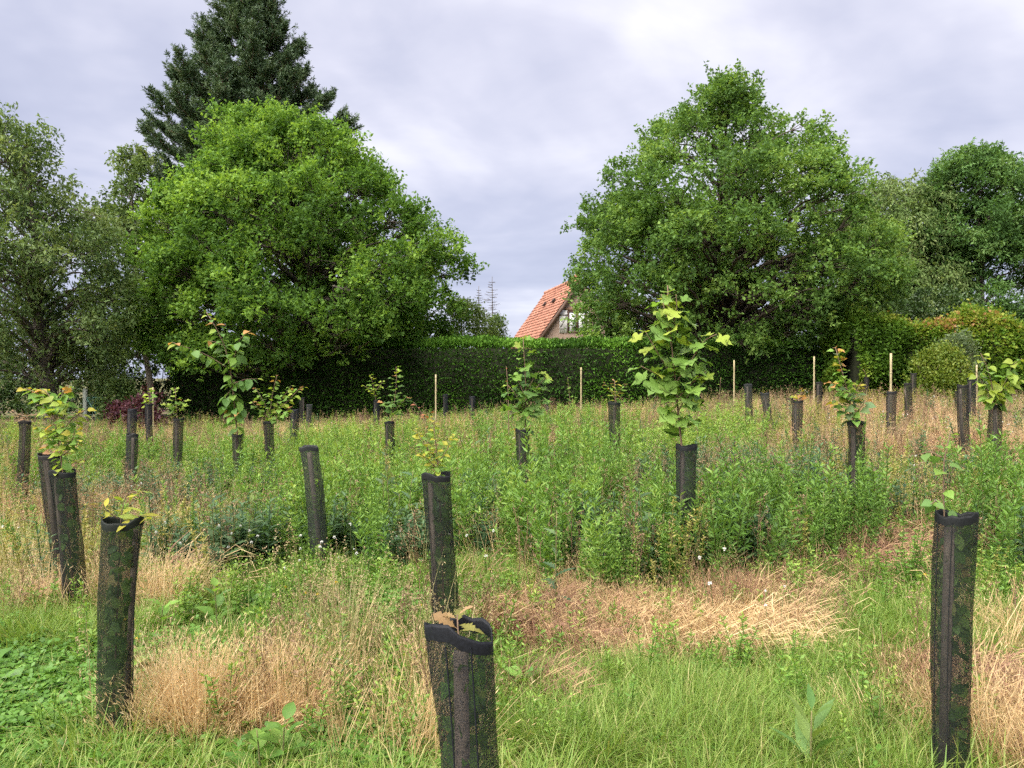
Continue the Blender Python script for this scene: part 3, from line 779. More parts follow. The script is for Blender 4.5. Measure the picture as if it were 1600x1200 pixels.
nt.links.new(f2, bu.inputs['Height']); nt.links.new(bu.outputs[0], p.inputs['Normal'])
tr = nt.nodes.new('ShaderNodeBsdfTransparent')
mx = nt.nodes.new('ShaderNodeMixShader')
nt.links.new(holes, mx.inputs['Fac']); nt.links.new(p.outputs[0], mx.inputs[1]); nt.links.new(tr.outputs[0], mx.inputs[2])
nt.links.new(mx.outputs[0], o.inputs['Surface'])
NET = m
m, nt, o = new_mat('guard_hem')
oi = nt.nodes.new('ShaderNodeObjectInfo')
p = nt.nodes.new('ShaderNodeBsdfPrincipled'); p.inputs['Roughness'].default_value = 0.65; p.inputs['Specular IOR Level'].default_value = 0.25
nt.links.new(nmixc(nt, 1.0, nramp(nt, nnoise(nt, 150.0, 4), [(0.3, (0.6, 0.6, 0.65)), (0.7, (1.6, 1.6, 1.7))]), oi.outputs['Color'], 'MULTIPLY'), p.inputs['Base Color'])
nt.links.new(p.outputs[0], o.inputs['Surface'])
HEM = m
STAKE = bark_mat('stake_weathered_wood', (0.085, 0.066, 0.05), (0.20, 0.16, 0.125), 22.0, 0.3)
STAKE_N = bark_mat('stake_dark_wood', (0.06, 0.042, 0.03), (0.16, 0.11, 0.08), 22.0, 0.3)
DIAM = 0.158
GUARDS = {}
def guard(key, px, top, w, label, shift=0.0, tint=(0.020, 0.022, 0.020), stake_a=200.0, Y=None, wob=1.0, diam=DIAM, slump=0.0):
    """A net sleeve: px, top and w are its top centre and width in photo pixels; shift is how far the foot stands right of the top."""
    Y = Y or FOC * diam / w; tint = tuple(c_*0.78 for c_ in tint)
    r = np.random.default_rng(hash(key) % 9999 if isinstance(key, int) else sum(map(ord, key)) + int(px))
    T = at(px, top, Y)
    foot_x = T.x + shift / FOC * Y
    g = gz(foot_x, Y); H = float(np.clip(T.z - g, 0.62, 1.35))
    root = empty('tree_guard', (foot_x, Y, g))
    tag(root, label, 'tree guard', 'net tree guards standing in the meadow')
    ax = np.array([T.x - foot_x, r.normal()*0.02, H]); ns = 20; nr = 15
    def ring(t, ra, twist=0.0):
        th = np.linspace(0, 2*np.pi, ns, endpoint=False)
        a = ra*(1 + 0.05*wob*math.sin(t*7 + px) + 0.03*wob*math.sin(t*17 + 2*px))
        b = a*0.80
        k = 1 + 0.035*wob*np.sin(3*th + 5*t + px) + 0.02*wob*np.sin(5*th - 8*t)
        c = ax*t + np.array([0.010*wob*math.sin(t*4 + px) , 0.012*wob*math.cos(t*3.3 + px), 0])
        return np.stack([c[0] + np.cos(th)*a*k, c[1] + np.sin(th)*b*k, np.full(ns, c[2]) + (0.010*wob*np.sin(th*2 + px) + 0.004*np.sin(th*5 + 2*px) + 0.003*np.sin(th*9 + px) - slump*np.cos(th))*t**6], -1)
    ra0 = diam/2
    ts = np.linspace(-0.03, 1.0, nr)
    V = np.vstack([ring(t_, ra0*(0.93 + 0.09*t_**3)) for t_ in ts])
    i = np.arange(nr-1)[:, None]*ns; j = np.arange(ns)[None]; j2 = (j+1) % ns
    Q = np.stack([i+j, i+j2, i+ns+j2, i+ns+j], -1).reshape(-1, 4)
    mb = MB(); mb.add(V, quads=Q); nets = mb.build('net_sleeve', NET, root, True)
    # folded hem round the mouth
    hh = 0.024/H
    rings = [ring(1-hh, ra0*1.03), ring(1-hh*0.4, ra0*1.042), ring(1.004, ra0*1.04), ring(1.012, ra0*1.02), ring(1.002, ra0*0.985), ring(1-hh, ra0*0.985)]
    V = np.vstack(rings); n_ = len(rings)
    i = np.arange(n_-1)[:, None]*ns
    mb = MB(); mb.add(V, quads=np.stack([i+j, i+j2, i+ns+j2, i+ns+j], -1).reshape(-1, 4)); hem = mb.build('hem', HEM, root, True)
    # flat sewn seam down the sleeve that holds the stake
    a = math.radians(stake_a)
    axu = unit(ax); rd = np.array([math.cos(a), 0.80*math.sin(a), 0.0]); sd = np.array([-math.sin(a), math.cos(a), 0])
    c = ax*0.5 + rd*(ra0*0.60) + np.array([0, 0, -0.06])
    mb = MB(); mb.obox(c, sd, unit(np.cross(axu, sd)), axu, 0.017, 0.010, np.linalg.norm(ax)*0.5 + 0.02)
    mb.build('stake', STAKE, root)
    for s in (-1, 1):
        mb = MB()
        th = a + s*0.36
        P = np.array([ax*t_ + np.array([0.010*wob*math.sin(t_*4 + px), 0.012*wob*math.cos(t_*3.3 + px), 0]) + np.array([math.cos(th)*ra0*(0.95 + 0.09*t_**3)*1.015, 0.8*math.sin(th)*ra0*(0.95 + 0.09*t_**3)*1.015, 0]) for t_ in np.linspace(-0.02, 0.985, 12)])
        mb.tube(P, 0.0020, 4, cap=False); sm = mb.build('seam', HEM, root); sm.color = (*[c_*0.8 for c_ in tint], 1)
    nets.color = (*tint, 1); hem.color = (*[c_*0.55 for c_ in tint], 1)
    GUARDS[key] = (foot_x, Y, g, ax)
    return root
GREYN = (0.040, 0.044, 0.041); BLUEB = (0.017, 0.019, 0.024); BROWN = (0.027, 0.025, 0.021); GREENB = (0.018, 0.024, 0.016)
guard('A', 722, 990, 104, 'black net guard closest to the camera, brown oak leaves over its rim', 10, BLUEB, 268, wob=1.3, slump=0.014)
guard('B', 190, 816, 57, 'dark green net guard leaning left above the blond straw tuft, yellow leaves at its mouth', -18, GREENB, 20)
guard('C', 1492, 806, 63, 'tallest looking net guard at lower right with a pale stake down one edge', -6, (0.018, 0.02, 0.02), 215, wob=0.7)
guard('D', 685, 743, 43, 'narrow black net guard in mid picture directly behind the closest guard', 12, (0.02, 0.022, 0.021), 205)
guard('E', 482, 700, 30, 'grey net guard with no leaves, leaning, between the straw tuft and the cherry sapling', 22, GREYN, 90)
guard('F', 100, 738, 37, 'dark net guard holding the lime sapling with orange tips', 16, (0.019, 0.022, 0.019), 200)
guard('G', 77, 712, 24, 'leaning dark net guard half hidden behind the lime sapling guard', 26, BROWN, 150, Y=5.9)
guard('H', 818, 672, 21, 'dark net guard holding the slender maple before the clipped hedge', 2, (0.024, 0.026, 0.022), 190)
guard('I', 1076, 698, 31, 'wide black net guard beside the stem of the big maple sapling', -3, (0.022, 0.024, 0.024), 200)
guard('J', 204, 680, 18, 'lone dark net guard without leaves right of the lime sapling', 0, (0.03, 0.032, 0.028), 90)
guard('K', 372, 680, 16.5, 'small dark guard at the foot of the tall cherry sapling', 2, BROWN, 150)
guard('L', 420, 660, 16, 'net guard below the many branched hazel sapling', 0, (0.028, 0.03, 0.026), 230)
guard('M', 36, 660, 18, 'brownish guard leaning at the far left edge near the lane', -6, BROWN, 120)
guard('N', 204, 641, 14, 'dark guard in front of the purple bush', 0, BLUEB, 230)
guard('O', 233, 628, 11.5, 'small dark guard standing beside a thin pole right of the purple bush', 0, BLUEB, 230)
guard('P', 278, 655, 15, 'short dark guard under the small pale maple left of the cherry sapling', 0, BROWN, 230)
guard('Q', 461, 641, 13, 'grey guard right of the hazel sapling', 0, BLUEB, 230)
guard('S', 472, 622, 8.5, 'thin pale brown guard just behind the grey guard by the hazel', 0, BROWN, 60)
guard('R', 483, 633, 9.5, 'grey guard rightmost of the trio beside the hazel sapling', -3, GREYN, 230)
guard('T', 588, 626, 10, 'tall thin dark guard just left of the tiered maple', 0, BLUEB, 210)
guard('U', 608, 660, 15.5, 'dark guard at the foot of the tiered maple', 0, (0.015, 0.018, 0.016), 230)
guard('V', 696, 617, 8.5, 'dark grey guard right of the pale pole in front of the hedge', 0, BLUEB, 200)
guard('W', 738, 620, 9.5, 'dim guard among tall weeds between the pale pole and the slender maple', 0, BLUEB, 100)
guard('X', 962, 630, 18.5, 'green black guard with a twiggy sapling right of the slender maple', -3, GREENB, 90)
guard('Y', 856, 634, 8.5, 'small dark guard partly behind the right side of the slender maple', 0, BLUEB, 100)
guard('Z', 801, 640, 9, 'small dark guard partly behind the left side of the slender maple', 0, BLUEB, 200)
guard('AA', 1168, 601, 12.5, 'upright grey guard in front of the dark hedge right of the big maple', 3, GREYN, 90, wob=0.5)
guard('BB', 1195, 615, 13, 'grey guard leaning left beside the upright one before the dark hedge', 12, GREYN, 250)
guard('CC', 1247, 627, 16, 'squat dark guard with a few orange leaves at its mouth', 0, (0.03, 0.03, 0.026), 200)
guard('CD', 1234, 632, 10, 'brown guard tucked behind the squat one with orange leaves', 0, BROWN, 100)
guard('DD', 1280, 598, 10.5, 'slim dark guard beside a pale pole left of the whitebeam sapling', 0, BROWN, 90)
guard('EE', 1392, 613, 15.5, 'straight dark guard with a yellow pole sticking out of its top', 0, (0.03, 0.03, 0.028), 185, wob=0.4)
guard('FF', 1418, 600, 12, 'dark guard right of the one with the yellow pole', 5, BROWN, 185)
guard('FG', 1428, 584, 9, 'slim guard behind and right of the pair by the variegated bush', 0, (0.03, 0.028, 0.024), 100)
guard('GG', 1505, 603, 18, 'front dark guard of the pair right of the variegated bush', 5, BROWN, 200)
guard('GH', 1518, 592, 14, 'rear dark guard of the pair right of the variegated bush', 0, BLUEB, 200)
guard('HH', 1556, 634, 21.5, 'dark guard below the leafy lime sapling at the right edge', 1, BROWN, 250)
guard('II', 1337, 660, 27, 'dark guard holding the whitebeam sapling with yellow tips', 2, (0.022, 0.022, 0.019), 225)
guard('IJ', 1323, 645, 10, 'narrow brownish guard peeping out left of the whitebeam sapling guard', 3, BROWN, 100)
guard('JJ', 1354, 590, 8.5, 'thin dark guard behind the right side of the whitebeam sapling', 1, BROWN, 60)
guard('KK', 1582, 617, 9, 'distant short guard just right of the lime sapling at the right edge', 0, BROWN, 60)
guard('LL', 1498, 612, 10, 'sliver of a dark guard at the back left of the pair by the variegated bush', 0, BROWN, 60, Y=17.5)

# pale poles
POLE = plain_mat('pole_pale_wood', (0.28, 0.23, 0.13), (0.42, 0.35, 0.20), 14.0, 0.75)
def pole(px, top, Y, label, rad=0.022, lean=0.0):
    T = at(px, top, Y); g = gz(T.x, Y); H = T.z - g; r = np.random.default_rng(px)
    root = empty('pole', (T.x, Y, g)); tag(root, label, 'pole', 'pale poles in the field')
    mb = MB(); t_ = np.linspace(0, 1, 9); rad *= 0.68; mb.tube(np.stack([lean*(1-t_), 0*t_, -0.2 + (H+0.2)*t_], -1), rad*(1 - 0.12*t_), 8); sh = mb.build('shaft', POLE, root, True)
    mb = MB()
    for z in np.arange(0.3, H, 0.34): mb.tube([(lean*(1-z/H), 0, z-0.008), (lean*(1-z/H), 0, z+0.008)], rad*1.12, 8)
    mb.build('node_rings', POLE, root)
pole(681, 585, 20.5, 'pale wooden pole in front of the clipped hedge, left of the slender maple', 0.034)
pole(908, 574, 22.5, 'pale pole in front of the hedge, below the house', 0.036)
pole(1147, 563, 22.0, 'pale pole just right of the big maple sapling', 0.036)
pole(1272, 557, 20.0, 'pale pole left of the whitebeam sapling', 0.035)
pole(1392, 552, 12.45, 'yellow pole rising out of a straight dark guard', 0.030)
pole(1526, 570, 18.0, 'yellow pole behind the lime sapling at the right edge', 0.032)
pole(239, 605, 19.0, 'thin yellow pole right of the purple bush', 0.026)

# ------------------------------------------------------------------ leaves for the young trees, one object each
m, nt, o = new_mat('young_leaf')
oi = nt.nodes.new('ShaderNodeObjectInfo')
leaf_shader(nt, o, nmixc(nt, 1.0, oi.outputs['Color'], nramp(nt, nnoise(nt, 26.0, 4), [(0.3, (0.72, 0.76, 0.7)), (0.7, (1.25, 1.2, 1.2))]), 'MULTIPLY'), 0.40, 0.5, 0.25)
YLEAF = m
def blade_outline(kind):
    """Half outlines (u along, v across) of unit-length leaves."""
    if kind == 'oval': return [(0, 0.02), (0.10, 0.17), (0.28, 0.30), (0.5, 0.33), (0.72, 0.24), (0.88, 0.11), (1, 0)]
    if kind == 'lime': return [(-0.06, 0.10), (0.02, 0.28), (0.18, 0.43), (0.40, 0.45), (0.62, 0.33), (0.82, 0.14), (1, 0)]
    if kind == 'lance': return [(0, 0.02), (0.15, 0.10), (0.35, 0.15), (0.6, 0.13), (0.8, 0.08), (0.92, 0.03), (1, 0)]
    if kind == 'thistle': return [(0, 0.03), (0.10, 0.15), (0.17, 0.05), (0.30, 0.20), (0.36, 0.07), (0.50, 0.20), (0.57, 0.07), (0.70, 0.15), (0.77, 0.05), (0.88, 0.09), (1, 0)]
    if kind == 'oak': return [(0, 0.02), (0.10, 0.08), (0.20, 0.17), (0.27, 0.09), (0.38, 0.24), (0.47, 0.13), (0.58, 0.29), (0.68, 0.16), (0.80, 0.25), (0.90, 0.14), (1, 0)]
    return [(0.0, 0.03), (-0.10, 0.16), (-0.02, 0.36), (-0.12, 0.50), (0.14, 0.42), (0.20, 0.30), (0.36, 0.56), (0.52, 0.60), (0.66, 0.50), (0.50, 0.38), (0.46, 0.20), (0.62, 0.24), (0.78, 0.17), (0.86, 0.07), (1, 0)]   # maple
def leaf_data(kind, seed):
    r = np.random.default_rng(seed); h = blade_outline(kind); n = len(h)
    fold = r.uniform(0.10, 0.35); curl = r.uniform(0.10, 0.34); wav = 0.045
    pet = 0.45 if kind in ('maple', 'lime') else 0.18 if kind != 'thistle' else 0.0
    def pt(u, v, s):
        return (pet + u, s*v, abs(v)*fold - curl*max(u, 0)**2 + wav*math.sin(9*u + 2*s) * abs(v)*2)
    V = []; mid = [pt(max(u, 0.0) if u >= 0 else 0.0, 0, 0) for u, v in h]
    for s in (1, -1): V += [pt(u, v, s) for u, v in h]
    V += mid
    q = []
    for k in range(n-1):
        q.append((2*n+k, 2*n+k+1, k+1, k)); q.append((n+k, n+k+1, 2*n+k+1, 2*n+k))
    b = len(V)
    if pet:
        V += [(0, 0.012, 0.0), (0, -0.012, 0.0), (pet, 0.012, -0.004), (pet, -0.012, -0.004)]; q.append((b, b+1, b+3, b+2))
    return mesh_np('leaf', V, quads=q, mat=YLEAF, smooth=False)
LEAVES = {k: [leaf_data(k, 100*i + 7*len(k)) for i in range(4)] for k in ('oval', 'lime', 'lance', 'thistle', 'oak', 'maple')}
STEMM = bark_mat('young_stem', (0.10, 0.06, 0.04), (0.20, 0.13, 0.08), 60.0, 0.2)
STEMG = bark_mat('weed_stem', (0.09, 0.10, 0.03), (0.20, 0.17, 0.07), 60.0, 0.2)
def put_leaf(root, kind, P, d, up, size, col, r):
    o = obj('leaf', LEAVES[kind][r.integers(0, 4)], root)
    x = Vector(d).normalized(); z = Vector(up); z = (z - z.dot(x)*x)
    if z.length < 1e-4: z = Vector((0, 0, 1)) - x*x.z
    z.normalize(); y = z.cross(x)
    M = Matrix((x, y, z)).transposed().to_4x4()
    M = Matrix.Translation(P) @ M @ Matrix.Diagonal((size, size, size, 1))
    o.matrix_local = M
    j = r.uniform(0.8, 1.22)
    o.color = (col[0]*j*r.uniform(0.92, 1.1), col[1]*j, col[2]*j, 1)
    return o
LG = (0.175, 0.305, 0.06); MG = (0.125, 0.235, 0.062); YG = (0.29, 0.375, 0.06); OR = (0.42, 0.23, 0.085); YE = (0.36, 0.34, 0.05); BR = (0.36, 0.22, 0.12); RD = (0.36, 0.14, 0.08)
def sapling(name, label, key, branches, kind, size, seed, cols, tip=None, n=50, spread=0.35, droop=0.25, Y=None, joined=False, inner=0, stem_r=0.011, cat='sapling', tipfrac=0.18, wide=1.0, start=0.0):
    """Young tree: branches are traced as photo points at the tree's distance; leaves alternate along them."""
    r = np.random.default_rng(seed)
    if key:
        fx, gy, g, ax = GUARDS[key]; Y = gy
    else:
        a = at(branches[0][0][0], 0, Y); fx, g, ax = a.x, gz(a.x, Y), None
    root = empty(name, (fx, Y, g)); tag(root, label, cat, 'young trees planted in guards' if cat == 'sapling' else None)
    base = np.array([fx, Y, g])
    paths = []
    for bi, br in enumerate(branches):
        P = np.array([np.array(at(x, y, Y)) - base for x, y in br])
        L = np.linalg.norm(P[-1] - P[0])
        dy = 0 if bi == 0 else r.uniform(-0.45, 0.45)*L
        P[:, 1] += np.linspace(0, 1, len(P))*dy + r.normal(size=len(P))*0.008
        if bi == 0: P = np.vstack([[[0.0, 0.0, 0.0]], P]) if key else np.vstack([P[:1]*[1, 1, 0], P])
        # smooth resample
        s = np.concatenate([[0], np.cumsum(np.linalg.norm(np.diff(P, axis=0), axis=1))]); u = np.linspace(0, s[-1], 12)
        Q = np.stack([np.interp(u, s, P[:, j]) for j in range(3)], -1)
        Q[1:-1] = (Q[:-2] + 2*Q[1:-1] + Q[2:])/4
        paths.append(Q)
    mb = MB(); mb.tube(paths[0], np.linspace(stem_r, stem_r*0.35, 12), 6); mb.build('stem', STEMM, root, True)
    for Q in paths[1:]:
        mb = MB(); mb.tube(Q, np.linspace(stem_r*0.55, stem_r*0.25, 12), 5); mb.build('branch', STEMM, root, True)
    # leaf sites, by visible length
    segs = []
    topz = ax[2] if key else 0.0
    for bi, Q in enumerate(paths):
        L = np.linalg.norm(np.diff(Q, axis=0), axis=1).sum()
        Lv = L if bi else max(Q[-1, 2] - topz, 0.05)*1.0
        segs.append((Q, Lv, bi))
    tot = sum(s[1] for s in segs)
    sites = []
    for Q, Lv, bi in segs:
        k = max(3, int(round(n*Lv/tot)))
        for q_ in range(k):
            f = (q_ + r.uniform(0.2, 0.8))/k
            if bi == 0: f = start + (1 - start)*f
            if bi == 0:
                z = topz + f*(Q[-1, 2] - topz); P = np.array([np.interp(z, Q[:, 2], Q[:, j]) for j in range(3)])
            else: P = np.array([np.interp(0.12 + 0.88*f, np.linspace(0, 1, 12), Q[:, j]) for j in range(3)])
            sites.append((P, f, unit(Q[-1] - Q[0]), q_*2.4 + bi))
    VV, MM = [], []
    for P, f, bd, a in sites:
        a += r.normal()*0.4
        d = unit(np.array([math.cos(a)*wide, math.sin(a), 0]) + bd*0.35 + np.array([0, 0, r.normal()*0.25 - droop + 0.3*f]))
        sz = size*r.uniform(0.7, 1.15)*(1 - 0.35*max(0, f - 0.6)/0.4)
        c = cols[r.integers(0, len(cols))]
        if tip and f > 1 - tipfrac and r.uniform() < 0.85: c = tip[r.integers(0, len(tip))]
        up = unit(np.array([r.normal()*spread, r.normal()*spread - 0.25, 1.0]))
        put_leaf(root, kind, P, d, up, sz, c, r)
    if inner:
        # shoots and leaves crowded inside the sleeve
        k = inner; V = []; mixv = []
        t_ = r.uniform(0.1, 0.97, k); th = r.uniform(0, 6.28, k)
        C = ax[None]*t_[:, None] + np.stack([np.cos(th)*0.05, np.sin(th)*0.042, 0*th], -1)
        D = unit(np.stack([np.cos(th)*0.15 + r.normal(size=k)*0.7, np.sin(th)*0.1 + r.normal(size=k)*0.3, r.normal(size=k)*0.7], -1))
        nrm = np.stack([np.cos(th), np.sin(th), 0*th], -1)
        S = unit(np.cross(D, nrm)); Ls = r.uniform(0.05, 0.085, k)[:, None]
        C = C - D*Ls*0.5
        V = np.stack([C, C + D*Ls*0.35 + S*Ls*0.28, C + D*Ls*0.75 + S*Ls*0.2, C + D*Ls, C + D*Ls*0.75 - S*Ls*0.2, C + D*Ls*0.35 - S*Ls*0.28], 1)
        rr2 = np.linalg.norm(V[..., :2] - ax[None, None, :2]*(V[..., 2:3]/ax[2]), axis=-1, keepdims=True)
        off = V[..., :2] - ax[None, None, :2]*(V[..., 2:3]/ax[2])
        V[..., :2] = ax[None, None, :2]*(V[..., 2:3]/ax[2]) + off*np.minimum(1, 0.056/np.maximum(rr2, 1e-4))
        i = np.arange(k)[:, None]*6
        q_ = np.concatenate([i + np.array([[0, 1, 2, 3]]), i + np.array([[0, 3, 4, 5]])])
        me = mesh_np('sheltered_foliage', V.reshape(-1, 3), quads=q_, mat=INNER, attrs={'mix': np.repeat(r.uniform(0, 1, k), 6)})
        o_ = obj('sheltered_foliage', me, root); o_['kind'] = 'stuff'
    return root
INNER = foliage_mat('leaf_sheltered', [(0.0, (0.06, 0.13, 0.03)), (0.5, (0.12, 0.24, 0.05)), (0.9, (0.22, 0.36, 0.08)), (1.0, (0.40, 0.34, 0.15))], 0.3)

sapling('maple_sapling', 'tallest maple sapling with large lobed leaves and pale yellow green top', 'I',
    [[(1068, 705), (1060, 660), (1056, 600), (1048, 540), (1046, 500), (1043, 446)], [(1055, 600), (1080, 560), (1095, 532), (1112, 524)], [(1052, 590), (1030, 555), (1008, 516)], [(1056, 610), (1025, 585), (998, 572)],
     [(1056, 625), (1085, 595), (1102, 580)], [(1056, 650), (1066, 630), (1078, 615)], [(1047, 512), (1040, 485), (1036, 458)], [(1047, 515), (1055, 490), (1052, 462)], [(1047, 530), (1040, 510), (1028, 498)]],
    'maple', 0.148, 201, [(0.20, 0.33, 0.08), LG, LG], [YG, YG, (0.22, 0.35, 0.07)], 92, 0.5, 0.8, tipfrac=0.40, start=0.10, inner=50, stem_r=0.013)
sapling('maple_sapling', 'slender maple sapling in front of the clipped hedge with bare stem near its top', 'H',
    [[(820, 676), (822, 640), (822, 600), (819, 560), (817, 522)], [(822, 640), (835, 610), (852, 590)], [(822, 645), (805, 615), (792, 600)], [(822, 650), (840, 630), (853, 622)], [(822, 650), (808, 638), (795, 632)], [(821, 620), (812, 600), (806, 585)], [(821, 615), (832, 595), (842, 580)]],
    'maple', 0.135, 202, [LG, LG, MG], [YG, LG], 66, 0.45, 0.6, inner=25, stem_r=0.013)
sapling('oak_sapling', 'orange leaved oak shoot at the left edge of the slender maple', None, [[(795, 648), (794, 610), (791, 572)]], 'oak', 0.12, 203, [OR, BR, LG], [OR, RD], 16, Y=10.2)
sapling('cherry_sapling', 'tall cherry sapling with forked top and long hanging oval leaves', 'K',
    [[(371, 682), (368, 650), (362, 600), (358, 560), (345, 520), (323, 488)], [(360, 580), (372, 552), (382, 530), (402, 518)], [(356, 575), (330, 556), (305, 545), (283, 536)], [(362, 600), (385, 592), (402, 592)], [(363, 610), (372, 625), (374, 645)], [(362, 605), (352, 622), (352, 642)], [(350, 540), (335, 534), (326, 532)]],
    'oval', 0.17, 204, [MG, LG, MG], [YG, OR], 128, 0.45, 0.75, tipfrac=0.14, stem_r=0.014)
sapling('maple_sapling', 'small pale maple sapling left of the cherry sapling', 'P', [[(278, 657), (274, 630), (273, 606)], [(276, 645), (284, 632), (290, 625)], [(276, 648), (268, 638), (262, 632)]], 'maple', 0.11, 205, [LG, YG], [YG, OR], 28)
sapling('hazel_sapling', 'many branched hazel sapling with yellow tips right of the cherry sapling', 'L',
    [[(421, 662), (423, 630), (428, 600), (433, 586)], [(422, 650), (408, 625), (393, 606)], [(422, 655), (405, 640), (392, 628)], [(422, 645), (440, 620), (450, 602)], [(422, 650), (448, 628), (466, 608), (474, 604)], [(422, 655), (440, 648), (458, 636)]],
    'lime', 0.092, 206, [LG, LG, YG], [YG, OR], 110, 0.4, 0.5, stem_r=0.011)
sapling('lime_sapling', 'lime sapling with three arching leafy shoots and orange tips', 'F',
    [[(99, 744), (93, 700), (88, 665), (84, 648)], [(85, 655), (70, 635), (50, 614), (24, 607)], [(86, 652), (76, 628), (60, 611), (46, 608)], [(88, 655), (102, 632), (110, 612), (120, 602)], [(92, 680), (112, 655), (132, 640)], [(93, 690), (75, 672), (58, 668)], [(95, 700), (115, 690), (125, 672)]],
    'lime', 0.066, 207, [LG, YG, LG], [OR, YE], 150, 0.45, 0.6, tipfrac=0.22, inner=70, stem_r=0.008)
sapling('beech_sapling', 'yellowing small leaved shoot low on the lime sapling, at the guard mouth', 'G', [[(86, 715), (92, 695), (98, 680)], [(90, 715), (108, 705), (122, 690)], [(84, 712), (72, 700), (66, 690)], [(95, 735), (110, 725), (120, 720)]], 'lime', 0.045, 208, [YE, YG, BR], [YE], 60)
sapling('yellow_sapling', 'thin sapling with arching yellow leaves at the mouth of the left front guard', 'B', [[(188, 820), (185, 792), (198, 772)], [(186, 812), (172, 796), (168, 784)], [(190, 818), (215, 806), (236, 808)], [(198, 772), (212, 768), (222, 770)]], 'lance', 0.075, 209, [YE, YG], [YE], 22, 0.5, 0.3, inner=130, stem_r=0.005)
sapling('oak_sapling', 'brown and yellow oak shoot poking out of the closest guard', 'A', [[(718, 1010), (716, 985), (714, 962)]], 'oak', 0.052, 210, [(0.30, 0.20, 0.09), (0.27, 0.25, 0.07)], [BR], 6, 0.4, 0.0, inner=95, stem_r=0.005)
sapling('hawthorn_sapling', 'fine leaved yellow green sapling above the middle guard', 'D', [[(686, 748), (682, 700), (676, 650)], [(683, 720), (660, 690), (648, 672)], [(684, 725), (700, 700), (708, 680)], [(684, 735), (668, 715), (655, 708)]], 'oval', 0.045, 211, [YE, YG, LG], [YE], 90, inner=90, stem_r=0.006)
sapling('lime_sapling', 'sparse lime sapling with dark stem and few big leaves above the right front guard', 'C', [[(1476, 808), (1474, 770), (1472, 735), (1470, 700), (1488, 672)], [(1474, 790), (1460, 782), (1448, 786)], [(1471, 715), (1455, 705), (1442, 712)]], 'lime', 0.047, 212, [LG, MG, MG], [BR, LG], 14, 0.5, 0.55, inner=130, stem_r=0.006)
sapling('whitebeam_sapling', 'whitebeam sapling with round grey green leaves and yellow top', 'II', [[(1336, 664), (1330, 630), (1318, 590), (1310, 560), (1305, 542)], [(1332, 640), (1342, 612), (1350, 600)], [(1326, 625), (1305, 605), (1288, 596)], [(1332, 650), (1318, 635), (1300, 628)], [(1333, 648), (1345, 635), (1350, 625)]],
    'lime', 0.080, 213, [(0.13, 0.20, 0.085), LG, LG], [YE, OR], 110, 0.5, 0.45, tipfrac=0.3, inner=40, stem_r=0.009)
sapling('lime_sapling', 'leafy lime sapling with round drooping leaves at the right edge', 'HH', [[(1557, 638), (1552, 610), (1545, 575), (1532, 552)], [(1556, 625), (1572, 595), (1580, 570), (1596, 560)], [(1555, 620), (1538, 600), (1530, 580)], [(1557, 620), (1580, 600), (1602, 590)], [(1556, 628), (1548, 622), (1540, 622)]],
    'lime', 0.12, 214, [LG, LG, YG], [YG, YG], 84, 0.5, 0.8, stem_r=0.011)
sapling('maple_sapling', 'narrow maple with leaves in tiers like a ladder, left of the pale pole', 'U', [[(612, 662), (616, 630), (620, 600), (619, 573)], [(616, 640), (630, 628), (640, 620)], [(615, 645), (606, 634), (600, 628)]], 'maple', 0.115, 215, [LG, MG], [YG, OR], 44, 0.25, 0.1, wide=2.0)
sapling('field_maple_sapling', 'small bushy sapling above the thin guard left of the tiered maple', 'T', [[(588, 628), (584, 605), (578, 585)], [(586, 612), (594, 602), (598, 595)], [(586, 615), (574, 606), (568, 602)]], 'lime', 0.11, 216, [LG, YG], [YG], 34)
sapling('birch_sapling', 'twiggy sparse sapling in the green black guard', 'X', [[(962, 634), (961, 612), (960, 594)], [(962, 625), (952, 606), (944, 598)], [(962, 622), (972, 606), (980, 600)]], 'lance', 0.09, 217, [LG, YE], [BR], 40)
sapling('copper_sapling', 'orange brown leaved young shoot in front of the hedge left of the pale pole', None, [[(668, 665), (660, 645), (646, 628)], [(662, 650), (672, 645)]], 'oval', 0.12, 218, [RD, OR], [RD], 14, Y=15.0)
sapling('orange_sapling', 'few orange leaves in the mouth of the squat guard', 'CC', [[(1248, 630), (1250, 618), (1253, 608)], [(1248, 628), (1242, 618)]], 'lime', 0.085, 219, [OR, YE, LG], [OR], 14)
sapling('hornbeam_sapling', 'small leafy shoot standing alone between the big maple and the pale pole', None, [[(1124, 660), (1124, 625), (1126, 590)], [(1124, 632), (1118, 620)], [(1124, 628), (1132, 612)]], 'lance', 0.12, 220, [LG, YG], [YG], 24, Y=19.0)
sapling('hornbeam_sapling', 'slim green shoot in front of the hedge between slender maple and twiggy sapling', None, [[(892, 655), (890, 620), (887, 590)]], 'lime', 0.11, 221, [LG, MG], [LG], 22, Y=20.0)
sapling('elder_sapling', 'green sapling leaning on the thin pole beside the purple bush', 'O', [[(233, 632), (234, 618), (236, 608)], [(233, 640), (226, 622)]], 'lime', 0.12, 222, [LG, YG], [YG], 22)
sapling('dogwood_sapling', 'tuft of yellow green leaves on the slim guard behind the whitebeam', 'JJ', [[(1354, 592), (1352, 584), (1350, 578)]], 'lime', 0.09, 223, [YG, LG], [YE], 8)
sapling('dead_sapling', 'dry twiggy sapling with brown leaves at the far left guard', 'M', [[(36, 664), (28, 650), (20, 640)], [(36, 660), (44, 648), (52, 650)]], 'lance', 0.07, 224, [BR, (0.2, 0.14, 0.09)], [BR], 26)

